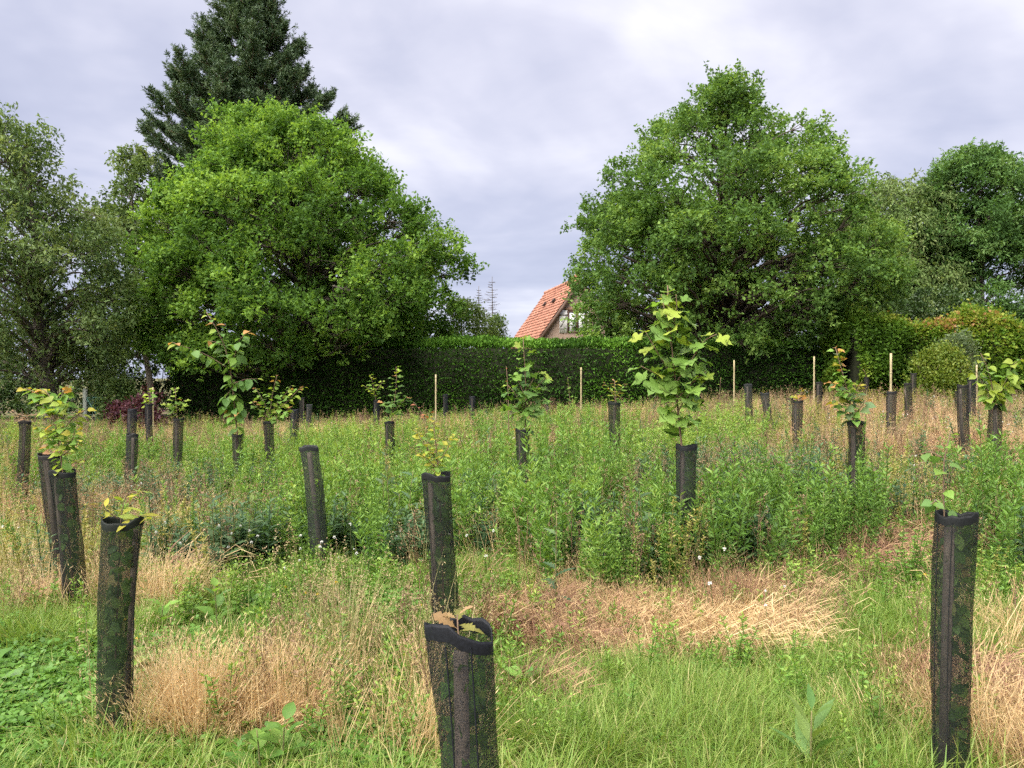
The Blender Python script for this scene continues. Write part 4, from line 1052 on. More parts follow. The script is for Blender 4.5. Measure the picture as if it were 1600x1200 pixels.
# ------------------------------------------------------------------ tall weeds one can pick out
TH = (0.115, 0.19, 0.085); TD = (0.085, 0.15, 0.072); TL = (0.16, 0.245, 0.065)
def weed(name, label, px, base_py, top_py, kind, size, n, seed, cols, stems=1, spread=0.25, upw=0.25, Y=None, stem_r=0.006, cat='weed', group='tall thistles and weeds'):
    r = np.random.default_rng(seed)
    Y = Y or gp(px, base_py)[1]
    T = at(px, top_py, Y); g = gz(T.x, Y); H = max(T.z - g, 0.15)
    root = empty(name, (T.x, Y, g)); tag(root, label, cat, group)
    for s in range(stems):
        a = r.uniform(0, 6.28); off = 0.0 if s == 0 else r.uniform(0.05, 0.16); h = H*(1 if s == 0 else r.uniform(0.6, 0.95))
        t_ = np.linspace(0, 1, 8)
        P = np.stack([math.cos(a)*(off + 0.06*h*t_**2), math.sin(a)*(off + 0.06*h*t_**2), -0.03 + (h+0.03)*t_], -1)
        mb = MB(); mb.tube(P, np.linspace(stem_r, stem_r*0.45, 8), 5); mb.build('stem', STEMG, root, True)
        k = n if s == 0 else n//2
        for q_ in range(k):
            f = (q_ + 0.5)/k; f = 0.08 + 0.92*f
            aa = q_*2.4 + s + r.normal()*0.3
            B = np.array([np.interp(f, t_, P[:, j]) for j in range(3)])
            d = unit(np.array([math.cos(aa), math.sin(aa), upw + 0.5*f + r.normal()*0.15]))
            sz = size*(1.05 - 0.55*f)*r.uniform(0.8, 1.2)
            put_leaf(root, kind, B, d, unit(np.array([r.normal()*0.25, r.normal()*0.25, 1])), sz, cols[r.integers(0, len(cols))], r)
    return root
weed('thistle', 'tall dark thistle with spiny leaves before the big maple sapling, above the pinkish hay', 1008, 935, 760, 'thistle', 0.19, 24, 301, [TH, TD], 2)
weed('thistle', 'dense grey green thistle right of centre at the foot of the big maple guard', 1062, 915, 770, 'thistle', 0.19, 24, 302, [TH, TD, TL], 3)
weed('thistle', 'thin thistle with wide spaced leaves left of the pinkish hay', 868, 985, 800, 'thistle', 0.18, 18, 303, [TH, TD], 1)
weed('thistle', 'thistle between the thin one and the tall dark one', 938, 945, 790, 'thistle', 0.16, 20, 304, [TH, TL], 1)
weed('thistle', 'bushy grey green thistle right of the left front guard', 335, 925, 775, 'thistle', 0.20, 26, 305, [TH, TD], 3)
weed('thistle', 'second bushy thistle behind and right of the left front guard', 385, 905, 770, 'thistle', 0.18, 22, 306, [TH, TL], 2)
weed('thistle', 'dark thistle clump left of the middle guard', 610, 880, 700, 'thistle', 0.19, 24, 307, [TD, TH], 4)
weed('thistle', 'dark thistle clump just right of the middle guard', 745, 850, 690, 'thistle', 0.18, 22, 308, [TD, TH], 3)
weed('thistle', 'young thistle in the weeds left of the right front guard', 1290, 915, 770, 'thistle', 0.16, 20, 309, [TH, TL], 2)
weed('willowherb', 'pale leafy stem with long smooth leaves right of the hay', 1222, 925, 825, 'lance', 0.17, 20, 310, [(0.13, 0.22, 0.08), TL], 1, upw=0.5)
weed('willowherb', 'young leafy rosette at the bottom edge right of centre', 1268, 1195, 1115, 'lance', 0.20, 12, 311, [(0.13, 0.25, 0.07), TL], 1, upw=0.9, Y=3.05)
weed('fleabane', 'slim reddish stem with short narrow leaves amid the straw left of the closest guard', 540, 1120, 935, 'lance', 0.07, 26, 312, [TL, TH], 1, stem_r=0.004)
weed('fleabane', 'slim dark stem with narrow leaves right beside the blond straw tuft', 492, 1110, 955, 'lance', 0.07, 24, 313, [TL, TH], 1, stem_r=0.004)
weed('fleabane', 'slim stem with narrow leaves at the bottom near the right front guard', 1372, 1190, 1075, 'lance', 0.10, 16, 314, [TL, (0.2, 0.25, 0.06)], 1, stem_r=0.004)
weed('willowherb', 'upright bright green leafy stem right of the whitebeam sapling', 1382, 880, 715, 'lance', 0.12, 26, 315, [TL, LG], 2, upw=0.5)
weed('willowherb', 'upright bright leafy stem left of the whitebeam sapling', 1248, 860, 660, 'lance', 0.12, 28, 316, [LG, TL], 2, upw=0.5)
weed('willowherb', 'tall leafy stem with yellow tip in the weeds right of the right front guard', 1552, 900, 745, 'lance', 0.12, 26, 317, [TL, LG], 2, upw=0.4)
weed('dock', 'broad leaved dock at the foot of the left front guard', 250, 1010, 945, 'oval', 0.17, 10, 318, [(0.14, 0.28, 0.045), LG], 1, upw=0.3)
weed('dock', 'broad leaved dock at the bottom edge under the blond straw', 440, 1195, 1130, 'oval', 0.15, 12, 319, [LG, (0.12, 0.24, 0.05)], 2, upw=0.4, Y=3.1)
weed('dock', 'broad leaved weed right of the closest guard', 820, 1105, 1050, 'oval', 0.15, 11, 320, [LG, MG], 1, upw=0.3)
weed('dock', 'yellowing leafy weed with a yellow flower left of the middle guard', 338, 1000, 915, 'oval', 0.14, 12, 321, [LG, MG], 1, upw=0.5)
weed('dock', 'light green broad leaves at the left edge low in the clover', 195, 1085, 1020, 'oval', 0.16, 10, 322, [(0.16, 0.30, 0.05), LG], 1, upw=0.4)
# ------------------------------------------------------------------ meadow: scattered grasses, straw, weeds, flowers
def blades(r, n, base_r, L, W, lean, bend, nseg=3, splay=1.0):
    """n curved blades rising from a small disc. Returns V, tris, quads, mix."""
    th = r.uniform(0, 2*np.pi, n); rr = base_r*np.sqrt(r.uniform(0, 1, n))
    B = np.stack([np.cos(th)*rr, np.sin(th)*rr, np.full(n, -0.01)], -1)
    az = th + r.normal(size=n)*0.9
    out_ = np.stack([np.cos(az), np.sin(az), 0*az], -1)
    S = np.stack([-np.sin(az + r.normal(size=n)*0.6), np.cos(az), 0*az], -1)
    Ls = L*r.uniform(0.55, 1.15, n); ln = np.abs(lean*r.normal(size=n))*splay; bd = bend*r.uniform(0.3, 1.6, n)
    t = np.linspace(0, 1, nseg+1)
    V = np.zeros((n, 2*nseg+1, 3))
    for k, tt in enumerate(t):
        ang = ln + bd*tt
        P = B + out_*(Ls*tt*np.sin(np.minimum(ang*0.75, 1.5)))[:, None] + np.array([0, 0, 1.0])*(Ls*tt*np.cos(np.minimum(ang*0.75, 1.5)))[:, None]
        w = W*r.uniform(0.7, 1.2, n)*(1 - tt**2*0.75)*0.5
        if k < nseg: V[:, 2*k] = P + S*w[:, None]; V[:, 2*k+1] = P - S*w[:, None]
        else: V[:, 2*k] = P
    nv = 2*nseg+1; i = np.arange(n)[:, None]*nv
    q = np.concatenate([i + np.array([[2*k, 2*k+1, 2*k+3, 2*k+2]]) for k in range(nseg-1)])
    tr = i + np.array([[2*(nseg-1), 2*nseg-1, 2*nseg]])
    return V.reshape(-1, 3), tr, q, np.repeat(r.uniform(0, 1, n), nv), V[:, -1], out_
def spray(r, P, D, L, W, up=0.6):
    V = leaf_quads(r, P, D, L, W, up=up, fold=0.12)
    n = len(V); i = np.arange(n)[:, None]*4
    return V.reshape(-1, 3), np.concatenate([i + np.array([[0, 1, 2]]), i + np.array([[0, 2, 3]])])

def v_grass(seed, L=0.26, n=46, W=0.006, lean=0.35, bend=0.9, rad=0.07):
    r = np.random.default_rng(seed); mb = MB(); V, t, q, m_, _, _ = blades(r, n, rad, L, W, lean, bend); mb.add(V, t, q, m_); return mb
def v_straw(seed, L=0.46, n=34, lean=0.40, rad=0.10, k=2):
    """Dead grass stems with narrow seed heads."""
    r = np.random.default_rng(seed); mb = MB(); V, t, q, m_, tip, o_ = blades(r, n, rad, L, 0.0048, lean, 0.32); mb.add(V, t, q, m_)
    I = np.repeat(np.arange(len(tip)), k)
    P = tip[I] - np.array([0, 0, 1.0])*r.uniform(0, 0.10, len(I))[:, None]
    D = unit(o_[I]*0.5 + rand_dir(r, len(I))*0.5 + np.array([0, 0, 0.8]))
    V, t = spray(r, P, D, r.uniform(0.02, 0.04, len(I)), 0.0035); mb.add(V, t, mix=np.repeat(r.uniform(0.3, 1, len(I)), 4))
    return mb
def v_hay(seed, n=95, L=0.24):
    """Fallen, combed-over dead grass."""
    r = np.random.default_rng(seed); mb = MB(); a0 = r.uniform(0, 6.28)
    az = a0 + r.normal(size=n)*0.75
    B = np.stack([r.normal(size=n)*0.10, r.normal(size=n)*0.10, r.uniform(0, 0.09, n)], -1)
    o_ = np.stack([np.cos(az), np.sin(az), 0*az], -1); S = np.stack([-np.sin(az), np.cos(az), 0*az], -1)
    Ls = L*r.uniform(0.5, 1.2, n); rise = r.uniform(0.02, 0.95, n)
    V = np.zeros((n, 7, 3))
    for k, tt in enumerate(np.linspace(0, 1, 4)):
        P = B + o_*(Ls*tt)[:, None] + np.array([0, 0, 1.0])*(Ls*rise*np.sin(tt*2.6))[:, None]*0.8
        w = 0.0016*(1.2 - tt)
        if k < 3: V[:, 2*k] = P + S*w + np.array([0, 0, w]); V[:, 2*k+1] = P - S*w - np.array([0, 0, w])
        else: V[:, 6] = P
    i = np.arange(n)[:, None]*7
    mb.add(V, i + np.array([[4, 5, 6]]), np.concatenate([i + np.array([[0, 1, 3, 2]]), i + np.array([[2, 3, 5, 4]])]), np.repeat(r.uniform(0, 1, n), 7)); return mb
def v_leafy(seed, H=0.8, stems=4, nl=46, L=0.085, W=0.014, upw=0.75, rad=0.10):
    """Upright leafy weeds (willowherb and fleabane kind)."""
    r = np.random.default_rng(seed); mb = MB()
    for s in range(stems):
        a = r.uniform(0, 6.28); h = H*r.uniform(0.6, 1.08); b = np.array([math.cos(a)*rad*r.uniform(0, 1), math.sin(a)*rad*r.uniform(0, 1), 0])
        t_ = np.linspace(0, 1, 5); P = b + np.stack([math.cos(a)*0.10*h*t_**2, math.sin(a)*0.10*h*t_**2, h*t_], -1)
        mb.tube(P, np.linspace(0.0042, 0.002, 5), 3, mix=0.15, cap=False)
        f = np.sort(r.uniform(0.12, 1.0, nl)); aa = np.arange(nl)*2.4 + r.normal(size=nl)*0.3
        B = np.stack([np.interp(f, t_, P[:, j]) for j in range(3)], -1)
        D = unit(np.stack([np.cos(aa), np.sin(aa), upw*(0.4 + 0.9*f) + r.normal(size=nl)*0.2], -1))
        V, t = spray(r, B, D, L*(1.15 - 0.55*f)*r.uniform(0.7, 1.2, nl), W*r.uniform(0.8, 1.2, nl))
        mb.add(V, t, mix=np.repeat(np.clip(0.25 + 0.45*f + r.normal(size=nl)*0.12, 0, 1), 4))
    return mb
def v_thistle(seed, H=0.65, stems=3, nl=22):
    r = np.random.default_rng(seed); mb = MB(); h2 = blade_outline('thistle'); n2 = len(h2)
    for s in range(stems):
        a = r.uniform(0, 6.28); h = H*r.uniform(0.6, 1.1); b = np.array([math.cos(a), math.sin(a), 0])*r.uniform(0.02, 0.16)
        P = b + np.stack([math.cos(a)*0.05*np.linspace(0, 1, 4), math.sin(a)*0.05*np.linspace(0, 1, 4), h*np.linspace(0, 1, 4)], -1)
        mb.tube(P, [0.006, 0.005, 0.004, 0.003], 4, mix=0.1, cap=False)
        for q_ in range(nl):
            f = 0.08 + 0.92*(q_+0.5)/nl; aa = q_*2.4 + r.normal()*0.3; L = 0.17*(1.05-0.6*f)*r.uniform(0.8, 1.2)
            B = np.array([np.interp(f, np.linspace(0, 1, 4), P[:, j]) for j in range(3)])
            d = unit(np.array([math.cos(aa), math.sin(aa), 0.2 + 0.5*f])); S = unit(np.cross(d, [0, 0, 1])); N = np.cross(S, d)
            V = [B + d*u*L + S*v*L*0.9 + N*(v*0.35*L - 0.25*L*u*u) for u, v in h2] + [B + d*u*L - N*(0.25*L*u*u) for u, v in h2] + [B + d*u*L - S*v*L*0.9 + N*(v*0.35*L - 0.25*L*u*u) for u, v in h2]
            q = [(k, k+1, n2+k+1, n2+k) for k in range(n2-1)] + [(n2+k, n2+k+1, 2*n2+k+1, 2*n2+k) for k in range(n2-1)]
            mb.add(V, quads=q, mix=np.clip(0.4 + r.normal()*0.2, 0, 1))
    return mb
def v_panicle(seed, H=0.75, n=9):
    """Flowering grass: thin stems with loose seed heads."""
    r = np.random.default_rng(seed); mb = MB(); V, t, q, m_, tip, o_ = blades(r, n, 0.10, H, 0.0035, 0.16, 0.3, 4); mb.add(V, t, q, m_*0.5)
    k = 18; I = np.repeat(np.arange(len(tip)), k); u = r.uniform(0, 0.16, len(I))
    P = tip[I] - np.array([0, 0, 1.0])*u[:, None] + rand_dir(r, len(I))*(0.006 + u*0.10)[:, None]
    V, t = spray(r, P, unit(rand_dir(r, len(I)) + np.array([0, 0, 0.6])), 0.014, 0.005); mb.add(V, t, mix=np.repeat(r.uniform(0.5, 1, len(I)), 4))
    return mb
def v_clover(seed, n=75, rad=0.15, L=0.026, H=0.09):
    r = np.random.default_rng(seed); mb = MB(); c = np.stack([r.normal(size=n)*rad*0.6, r.normal(size=n)*rad*0.6, r.uniform(0.01, H, n)], -1)
    I = np.repeat(np.arange(n), 3); aa = np.tile([0, 2.1, 4.2], n) + np.repeat(r.uniform(0, 6.28, n), 3)
    D = unit(np.stack([np.cos(aa), np.sin(aa), np.repeat(r.normal(size=n)*0.35, 3) + 0.1], -1)); S = unit(np.cross(D, [0, 0, 1.0])); Ls = np.repeat(L*r.uniform(0.6, 1.3, n), 3)[:, None]
    P = c[I]
    V = np.stack([P, P + D*Ls*0.55 + S*Ls*0.42, P + D*Ls*1.0 + S*Ls*0.2, P + D*Ls*1.0 - S*Ls*0.2, P + D*Ls*0.55 - S*Ls*0.42], 1)
    i = np.arange(len(P))[:, None]*5
    mb.add(V, i + np.array([[0, 3, 4]]), i + np.array([[0, 1, 2, 3]]), np.repeat(np.repeat(r.uniform(0, 1, n), 3), 5)); return mb
def v_dock(seed, n=9, L=0.17):
    r = np.random.default_rng(seed); mb = MB(); h2 = blade_outline('oval'); n2 = len(h2)
    for q_ in range(n):
        aa = q_*2.4 + r.normal()*0.4; l = L*r.uniform(0.6, 1.2); d = unit(np.array([math.cos(aa), math.sin(aa), r.uniform(0.25, 1.1)])); S = unit(np.cross(d, [0, 0, 1])); N = np.cross(S, d)
        B = np.array([0, 0, 0.01])
        V = [B + d*(u+0.2)*l + S*v*l*0.95 + N*(v*0.25*l - 0.35*l*u*u + 0.03*l*math.sin(11*u)) for u, v in h2] + [B + d*(u+0.2)*l - N*(0.35*l*u*u) for u, v in h2] + [B + d*(u+0.2)*l - S*v*l*0.95 + N*(v*0.25*l - 0.35*l*u*u + 0.03*l*math.sin(9*u+2)) for u, v in h2]
        q = [(k, k+1, n2+k+1, n2+k) for k in range(n2-1)] + [(n2+k, n2+k+1, 2*n2+k+1, 2*n2+k) for k in range(n2-1)]
        mb.add(V, quads=q, mix=np.clip(0.45 + r.normal()*0.22, 0, 1))
    return mb
def v_dead(seed, H=0.7, n=3):
    """Dry brown flower stalks."""
    r = np.random.default_rng(seed); mb = MB()
    for s in range(n):
        a = r.uniform(0, 6.28); h = H*r.uniform(0.6, 1.1); top = np.array([math.cos(a)*0.1, math.sin(a)*0.1, h])
        P = limb_path(r, (math.cos(a)*0.03, math.sin(a)*0.03, 0), top, 0.0, 5); mb.tube(P, np.linspace(0.004, 0.002, 5), 3, mix=0.2, cap=False)
        for k in range(5):
            b = P[2]*(1 - k/5) + P[4]*(k/5); a2 = r.uniform(0, 6.28); e_ = b + np.array([math.cos(a2)*0.06, math.sin(a2)*0.06, 0.10])
            mb.tube(np.array([b, e_]), [0.002, 0.0012], 3, mix=0.3, cap=False)
            I = 7; V, t = spray(r, e_ + rand_dir(r, I)*0.012, unit(rand_dir(r, I) + np.array([0, 0, 0.7])), 0.022, 0.008); mb.add(V, t, mix=np.repeat(r.uniform(0.3, 1, I), 4))
    return mb
def v_flower(seed, H=0.5, n=3, hs=0.009, stemmix=0.0):
    """Stalks with fluffy heads; head mix 1, stalk mix 0."""
    r = np.random.default_rng(seed); mb = MB()
    for s in range(n):
        a = r.uniform(0, 6.28); h = H*r.uniform(0.6, 1.1); P = limb_path(r, (math.cos(a)*0.03, math.sin(a)*0.03, 0), (math.cos(a)*0.09, math.sin(a)*0.09, h), 0.0, 4)
        mb.tube(P, np.linspace(0.003, 0.0016, 4), 3, mix=stemmix, cap=False)
        k = 26; D = unit(rand_dir(r, k) + np.array([0, 0, 0.5])); V, t = spray(r, np.repeat(P[-1:], k, 0) + D*0.003, D, hs*r.uniform(0.7, 1.3, k), hs*0.5); mb.add(V, t, mix=1.0)
    return mb

FM = foliage_mat
M_GRASS = FM('grass_green', [(0.0, (0.085, 0.16, 0.024)), (0.4, (0.165, 0.275, 0.044)), (0.62, (0.26, 0.345, 0.075)), (0.8, (0.44, 0.38, 0.17)), (1.0, (0.56, 0.44, 0.24))], 0.35, 0.45, 0.3, True)
M_STRAW = FM('grass_straw', [(0.0, (0.40, 0.26, 0.12)), (0.4, (0.64, 0.45, 0.225)), (0.8, (0.76, 0.59, 0.34)), (1.0, (0.82, 0.68, 0.45))], 0.35, 0.5, 0.3, True, (1, 1, 0.9))
M_HAY = FM('grass_hay_pink', [(0.0, (0.14, 0.075, 0.06)), (0.3, (0.29, 0.155, 0.105)), (0.5, (0.46, 0.31, 0.16)), (0.75, (0.62, 0.465, 0.235)), (1.0, (0.72, 0.59, 0.35))], 0.2, 0.6, 0.2, True, (1, 1, 0.9))
M_LEAFY = FM('weed_leafy', [(0.0, (0.15, 0.095, 0.045)), (0.22, (0.085, 0.18, 0.034)), (0.5, (0.165, 0.30, 0.052)), (0.75, (0.28, 0.395, 0.07)), (1.0, (0.42, 0.43, 0.10))], 0.35, 0.45, 0.3, True)
M_YWEED = FM('weed_yellowing', [(0.0, (0.20, 0.13, 0.06)), (0.25, (0.22, 0.22, 0.06)), (0.5, (0.35, 0.34, 0.09)), (0.75, (0.48, 0.40, 0.15)), (1.0, (0.56, 0.44, 0.24))], 0.35, 0.5, 0.2, True)
M_THIST = FM('weed_thistle', [(0.0, (0.10, 0.07, 0.04)), (0.2, (0.045, 0.095, 0.04)), (0.5, (0.08, 0.15, 0.06)), (0.9, (0.15, 0.22, 0.10))], 0.25, 0.4, 0.4, True)
M_PAN = FM('grass_panicle', [(0.0, (0.16, 0.20, 0.06)), (0.4, (0.30, 0.27, 0.11)), (0.7, (0.45, 0.33, 0.18)), (1.0, (0.50, 0.34, 0.24))], 0.25, 0.5, 0.3, True, (1, 1, 0.9))
M_CLOV = FM('leaf_clover', [(0.0, (0.06, 0.145, 0.022)), (0.5, (0.115, 0.245, 0.036)), (1.0, (0.20, 0.34, 0.06))], 0.35, 0.45, 0.35, True)
M_DOCK = FM('leaf_dock', [(0.0, (0.06, 0.15, 0.025)), (0.5, (0.115, 0.235, 0.04)), (1.0, (0.22, 0.34, 0.06))], 0.35, 0.4, 0.4, True)
M_DEAD = FM('weed_dead', [(0.0, (0.11, 0.065, 0.04)), (0.5, (0.25, 0.16, 0.095)), (1.0, (0.42, 0.30, 0.19))], 0.15, 0.7, 0.2, True, (1, 1, 0.9))
M_WHITE = FM('flower_white', [(0.0, (0.12, 0.17, 0.05)), (0.45, (0.2, 0.2, 0.09)), (0.58, (0.80, 0.78, 0.74)), (1.0, (0.85, 0.84, 0.80))], 0.2, 0.8, 0.2, True, (1, 1, 1))
M_YELL = FM('flower_yellow', [(0.0, (0.12, 0.20, 0.05)), (0.45, (0.2, 0.24, 0.05)), (0.58, (0.75, 0.52, 0.03)), (1.0, (0.80, 0.60, 0.05))], 0.2, 0.8, 0.2, True, (1, 1, 1))

def scatter(name, label, cat, P, scl, tint, variants, mat, tilt=0.12, seed=1):
    """Instances plants on a cloud of points: one object nobody could count."""
    r = np.random.default_rng(seed)
    P = np.asarray(P, float); n = len(P)
    Z = ground(P[:, 0], P[:, 1])
    rot = np.stack([r.normal(size=n)*tilt, r.normal(size=n)*tilt, r.uniform(0, 2*np.pi, n)], -1)
    me = bpy.data.meshes.new(name)
    me.vertices.add(n); me.vertices.foreach_set('co', np.stack([P[:, 0], P[:, 1], Z], -1).astype(np.float32).ravel())
    a = me.attributes.new('rot', 'FLOAT_VECTOR', 'POINT'); a.data.foreach_set('vector', rot.astype(np.float32).ravel())
    a = me.attributes.new('scl', 'FLOAT', 'POINT'); a.data.foreach_set('value', np.asarray(scl, np.float32))
    a = me.attributes.new('tint', 'FLOAT', 'POINT'); a.data.foreach_set('value', np.clip(tint, 0, 1).astype(np.float32))
    a = me.attributes.new('pick', 'INT', 'POINT'); a.data.foreach_set('value', r.integers(0, len(variants), n).astype(np.int32))
    o = obj(name, me); tag(o, label, cat, None, 'stuff')
    ng = bpy.data.node_groups.new(name + '_scatter', 'GeometryNodeTree')
    ng.interface.new_socket('Geometry', in_out='INPUT', socket_type='NodeSocketGeometry')
    ng.interface.new_socket('Geometry', in_out='OUTPUT', socket_type='NodeSocketGeometry')
    N, L = ng.nodes, ng.links
    gi, go = N.new('NodeGroupInput'), N.new('NodeGroupOutput')
    iop = N.new('GeometryNodeInstanceOnPoints')
    join = N.new('GeometryNodeJoinGeometry')
    for vi, mb in enumerate(reversed(variants)):
        src = bpy.data.objects.new(name + '_plant', mb.mesh(name + '_plant', mat))
        oi = N.new('GeometryNodeObjectInfo'); oi.inputs['Object'].default_value = src
        oi.inputs['As Instance'].default_value = False
        g2i = N.new('GeometryNodeGeometryToInstance')
        L.new(oi.outputs['Geometry'], g2i.inputs[0]); L.new(g2i.outputs[0], join.inputs[0])
    def named(nm, dt):
        a = N.new('GeometryNodeInputNamedAttribute'); a.data_type = dt; a.inputs['Name'].default_value = nm
        return a.outputs['Attribute']
    L.new(gi.outputs[0], iop.inputs['Points']); L.new(join.outputs[0], iop.inputs['Instance'])
    iop.inputs['Pick Instance'].default_value = True
    L.new(named('pick', 'INT'), iop.inputs['Instance Index'])
    L.new(named('rot', 'FLOAT_VECTOR'), iop.inputs['Rotation'])
    cx = N.new('ShaderNodeCombineXYZ'); sc_ = named('scl', 'FLOAT')
    for k in range(3): L.new(sc_, cx.inputs[k])
    L.new(cx.outputs[0], iop.inputs['Scale'])
    L.new(iop.outputs[0], go.inputs[0])
    md = o.modifiers.new('scatter', 'NODES'); md.node_group = ng
    return o

# where things grow -----------------------------------------------------------------
rg = np.random.default_rng(77)
def field(n, y0, y1, power=0.0):
    """n random spots in the wedge of field in front of the camera (with a margin)."""
    u = rg.uniform(0, 1, n)
    Y = np.sqrt(y0**2 + u*(y1**2 - y0**2)) if power == 0 else (y0**power + u*(y1**power - y0**power))**(1/power)
    X = rg.uniform(-1, 1, n)*(0.70*Y + 1.6)
    return np.stack([X, Y], -1)
def blob(px, py, rx, ry, n, soft=0.5):
    """n spots round the ground point seen at a photo pixel, radii in metres."""
    x, y = gp(px, py)
    a = rg.uniform(0, 6.28, n); rr = rg.uniform(0, 1, n)**soft
    return np.stack([x + np.cos(a)*rr*rx, y + np.sin(a)*rr*ry], -1)
def near(P, blobs):
    """0..1 how much P lies inside any of the ellipses (px, py, rx, ry)."""
    w = np.zeros(len(P))
    for px, py, rx, ry in blobs:
        x, y = gp(px, py)
        d = np.sqrt(((P[:, 0]-x)/rx)**2 + ((P[:, 1]-y)/ry)**2)
        w = np.maximum(w, 1 - sstep(0.75, 1.15, d))
    return w
def patch(P, seed, f):
    p3 = np.stack([P[:, 0], P[:, 1], np.zeros(len(P))], -1)
    return np.clip(0.5 + lump(p3, seed, 0.5, f), 0, 1)
def thin(P, w):
    return P[rg.uniform(0, 1, len(P)) < w]
# short cropped strips (mown) where no tall weeds stand
MOWN = [(1150, 1120, 1.15, 0.85), (1000, 1110, 0.9, 0.6), (1330, 1040, 0.7, 0.75), (60, 1100, 0.9, 0.8), (120, 1000, 0.75, 0.6), (560, 960, 0.9, 0.55), (760, 920, 0.5, 0.7), (90, 860, 0.9, 0.9), (1180, 985, 0.9, 0.5), (920, 985, 0.7, 0.55), (1380, 905, 0.6, 0.6), (1560, 1080, 0.55, 0.8), (700, 1150, 0.8, 0.55), (350, 1100, 0.8, 0.7), (1440, 1150, 0.5, 0.6), (300, 985, 0.7, 0.5), (500, 905, 0.4, 0.55)]
HAYB = [(940, 985, 0.75, 0.42), (1100, 985, 0.75, 0.45), (1170, 960, 0.5, 0.45), (1030, 1035, 0.6, 0.25), (1330, 885, 0.45, 0.6), (1420, 865, 0.5, 0.7), (880, 990, 0.35, 0.5), (850, 835, 0.35, 0.4)]
DRYR = [(1410, 740, 2.2, 2.6), (1560, 705, 2.6, 3.2), (1280, 690, 2.0, 2.5), (1420, 700, 3.0, 3.0), (1500, 770, 1.2, 1.5), (60, 792, 1.1, 0.9), (160, 785, 0.9, 0.7), (1590, 760, 1.0, 1.4)]
STRAWF = [(550, 683, 1.6, 2.8), (200, 690, 1.5, 1.4), (440, 690, 1.6, 2.2), (985, 690, 1.0, 2.4), (715, 690, 0.7, 2.0)]

# green grass everywhere, lush in the mown strips
P = field(15000, 2.1, 8.0)
w = 0.55 + 0.55*patch(P, 5, 1.6) ; w *= 1 - 0.85*near(P, HAYB)*np.clip(2.2*patch(P, 33, 2.6) - 0.35, 0.0, 1)
P = thin(P, np.clip(w, 0, 1)*0.95)
mw = near(P, MOWN)
scl = rg.uniform(0.55, 1.05, len(P))*(1 - 0.25*mw)
scatter('grass', 'green meadow grass in the foreground', 'grass', P, scl, 0.42 + 0.28*(patch(P, 6, 1.1)-0.5) + rg.normal(0, 0.12, len(P)), [v_grass(k) for k in range(6)], M_GRASS, 0.15, 1)
P = field(15000, 7.0, 24.5); P = thin(P, 0.5 + 0.5*patch(P, 8, 0.9))
scatter('grass', 'longer green grass through the middle and back of the field', 'grass', P, rg.uniform(1.0, 1.9, len(P))*(1 - 0.65*near(P, DRYR)), 0.40 + 0.35*(patch(P, 9, 0.7)-0.5) + rg.normal(0, 0.12, len(P)) + 0.10*near(P, DRYR), [v_grass(20+k, 0.28, 34, 0.008, 0.3, 0.8, 0.12) for k in range(5)], M_GRASS, 0.12, 2)
P = np.vstack([blob(1180, 1130, 1.2, 0.8, 900), blob(1330, 1020, 0.65, 0.65, 700), blob(120, 1000, 0.6, 0.45, 500), blob(250, 955, 0.5, 0.4, 350), blob(765, 905, 0.4, 0.6, 450), blob(80, 855, 0.8, 0.8, 500), blob(980, 1130, 0.7, 0.5, 450), blob(1440, 1000, 0.5, 0.6, 300), blob(1300, 1150, 0.7, 0.45, 400), blob(700, 1100, 0.5, 0.4, 150)])
scatter('lush_grass', 'lush fine green grass in cropped patches at the bottom', 'grass', P, rg.uniform(0.6, 1.1, len(P)), 0.40 + rg.normal(0, 0.12, len(P)), [v_grass(40+k, 0.27, 60, 0.0045, 0.32, 1.1, 0.08) for k in range(5)], M_GRASS, 0.15, 3)
# longer grass left standing round the foot of each guard
ring = []
for k_, (fx, gy, g_, ax_) in GUARDS.items():
    n_ = 26 if gy < 9 else 14
    a = rg.uniform(0, 6.28, n_); d = rg.uniform(0.07, 0.26, n_)
    ring.append(np.stack([fx + np.cos(a)*d, gy + np.sin(a)*d], -1))
ring = np.vstack(ring)
scatter('grass', 'longer grass tufts crowding the feet of the tree guards', 'grass', ring, rg.uniform(0.8, 1.35, len(ring)), 0.5 + rg.normal(0, 0.2, len(ring)), [v_grass(50+k, 0.27, 26, 0.006, 0.25, 0.8, 0.05) for k in range(5)], M_GRASS, 0.12, 16)
# straw tufts
P = np.vstack([blob(385, 1150, 0.28, 0.2, 74, 0.9), blob(300, 1160, 0.24, 0.16, 36, 0.9), blob(430, 1110, 0.2, 0.25, 18, 0.9), blob(225, 1165, 0.14, 0.12, 10, 0.8), blob(262, 960, 0.16, 0.35, 45), blob(110, 970, 0.40, 0.25, 26), blob(150, 950, 0.3, 0.2, 16), blob(625, 1090, 0.28, 0.3, 12), blob(600, 1185, 0.35, 0.15, 8), blob(650, 1180, 0.15, 0.15, 8), blob(1570, 1190, 0.2, 0.4, 34), blob(1590, 1050, 0.3, 0.5, 24), blob(560, 1040, 0.5, 0.4, 9), blob(40, 920, 0.5, 0.4, 22), blob(1440, 1190, 0.3, 0.2, 8), blob(900, 900, 0.6, 0.7, 45), blob(860, 830, 0.9, 0.9, 70), blob(1130, 870, 0.8, 0.8, 45), blob(960, 790, 1.2, 1.3, 80), blob(1350, 800, 0.8, 1.0, 45), blob(1180, 780, 1.4, 1.4, 70), blob(300, 830, 0.8, 0.7, 30), blob(420, 830, 0.8, 0.8, 26)])
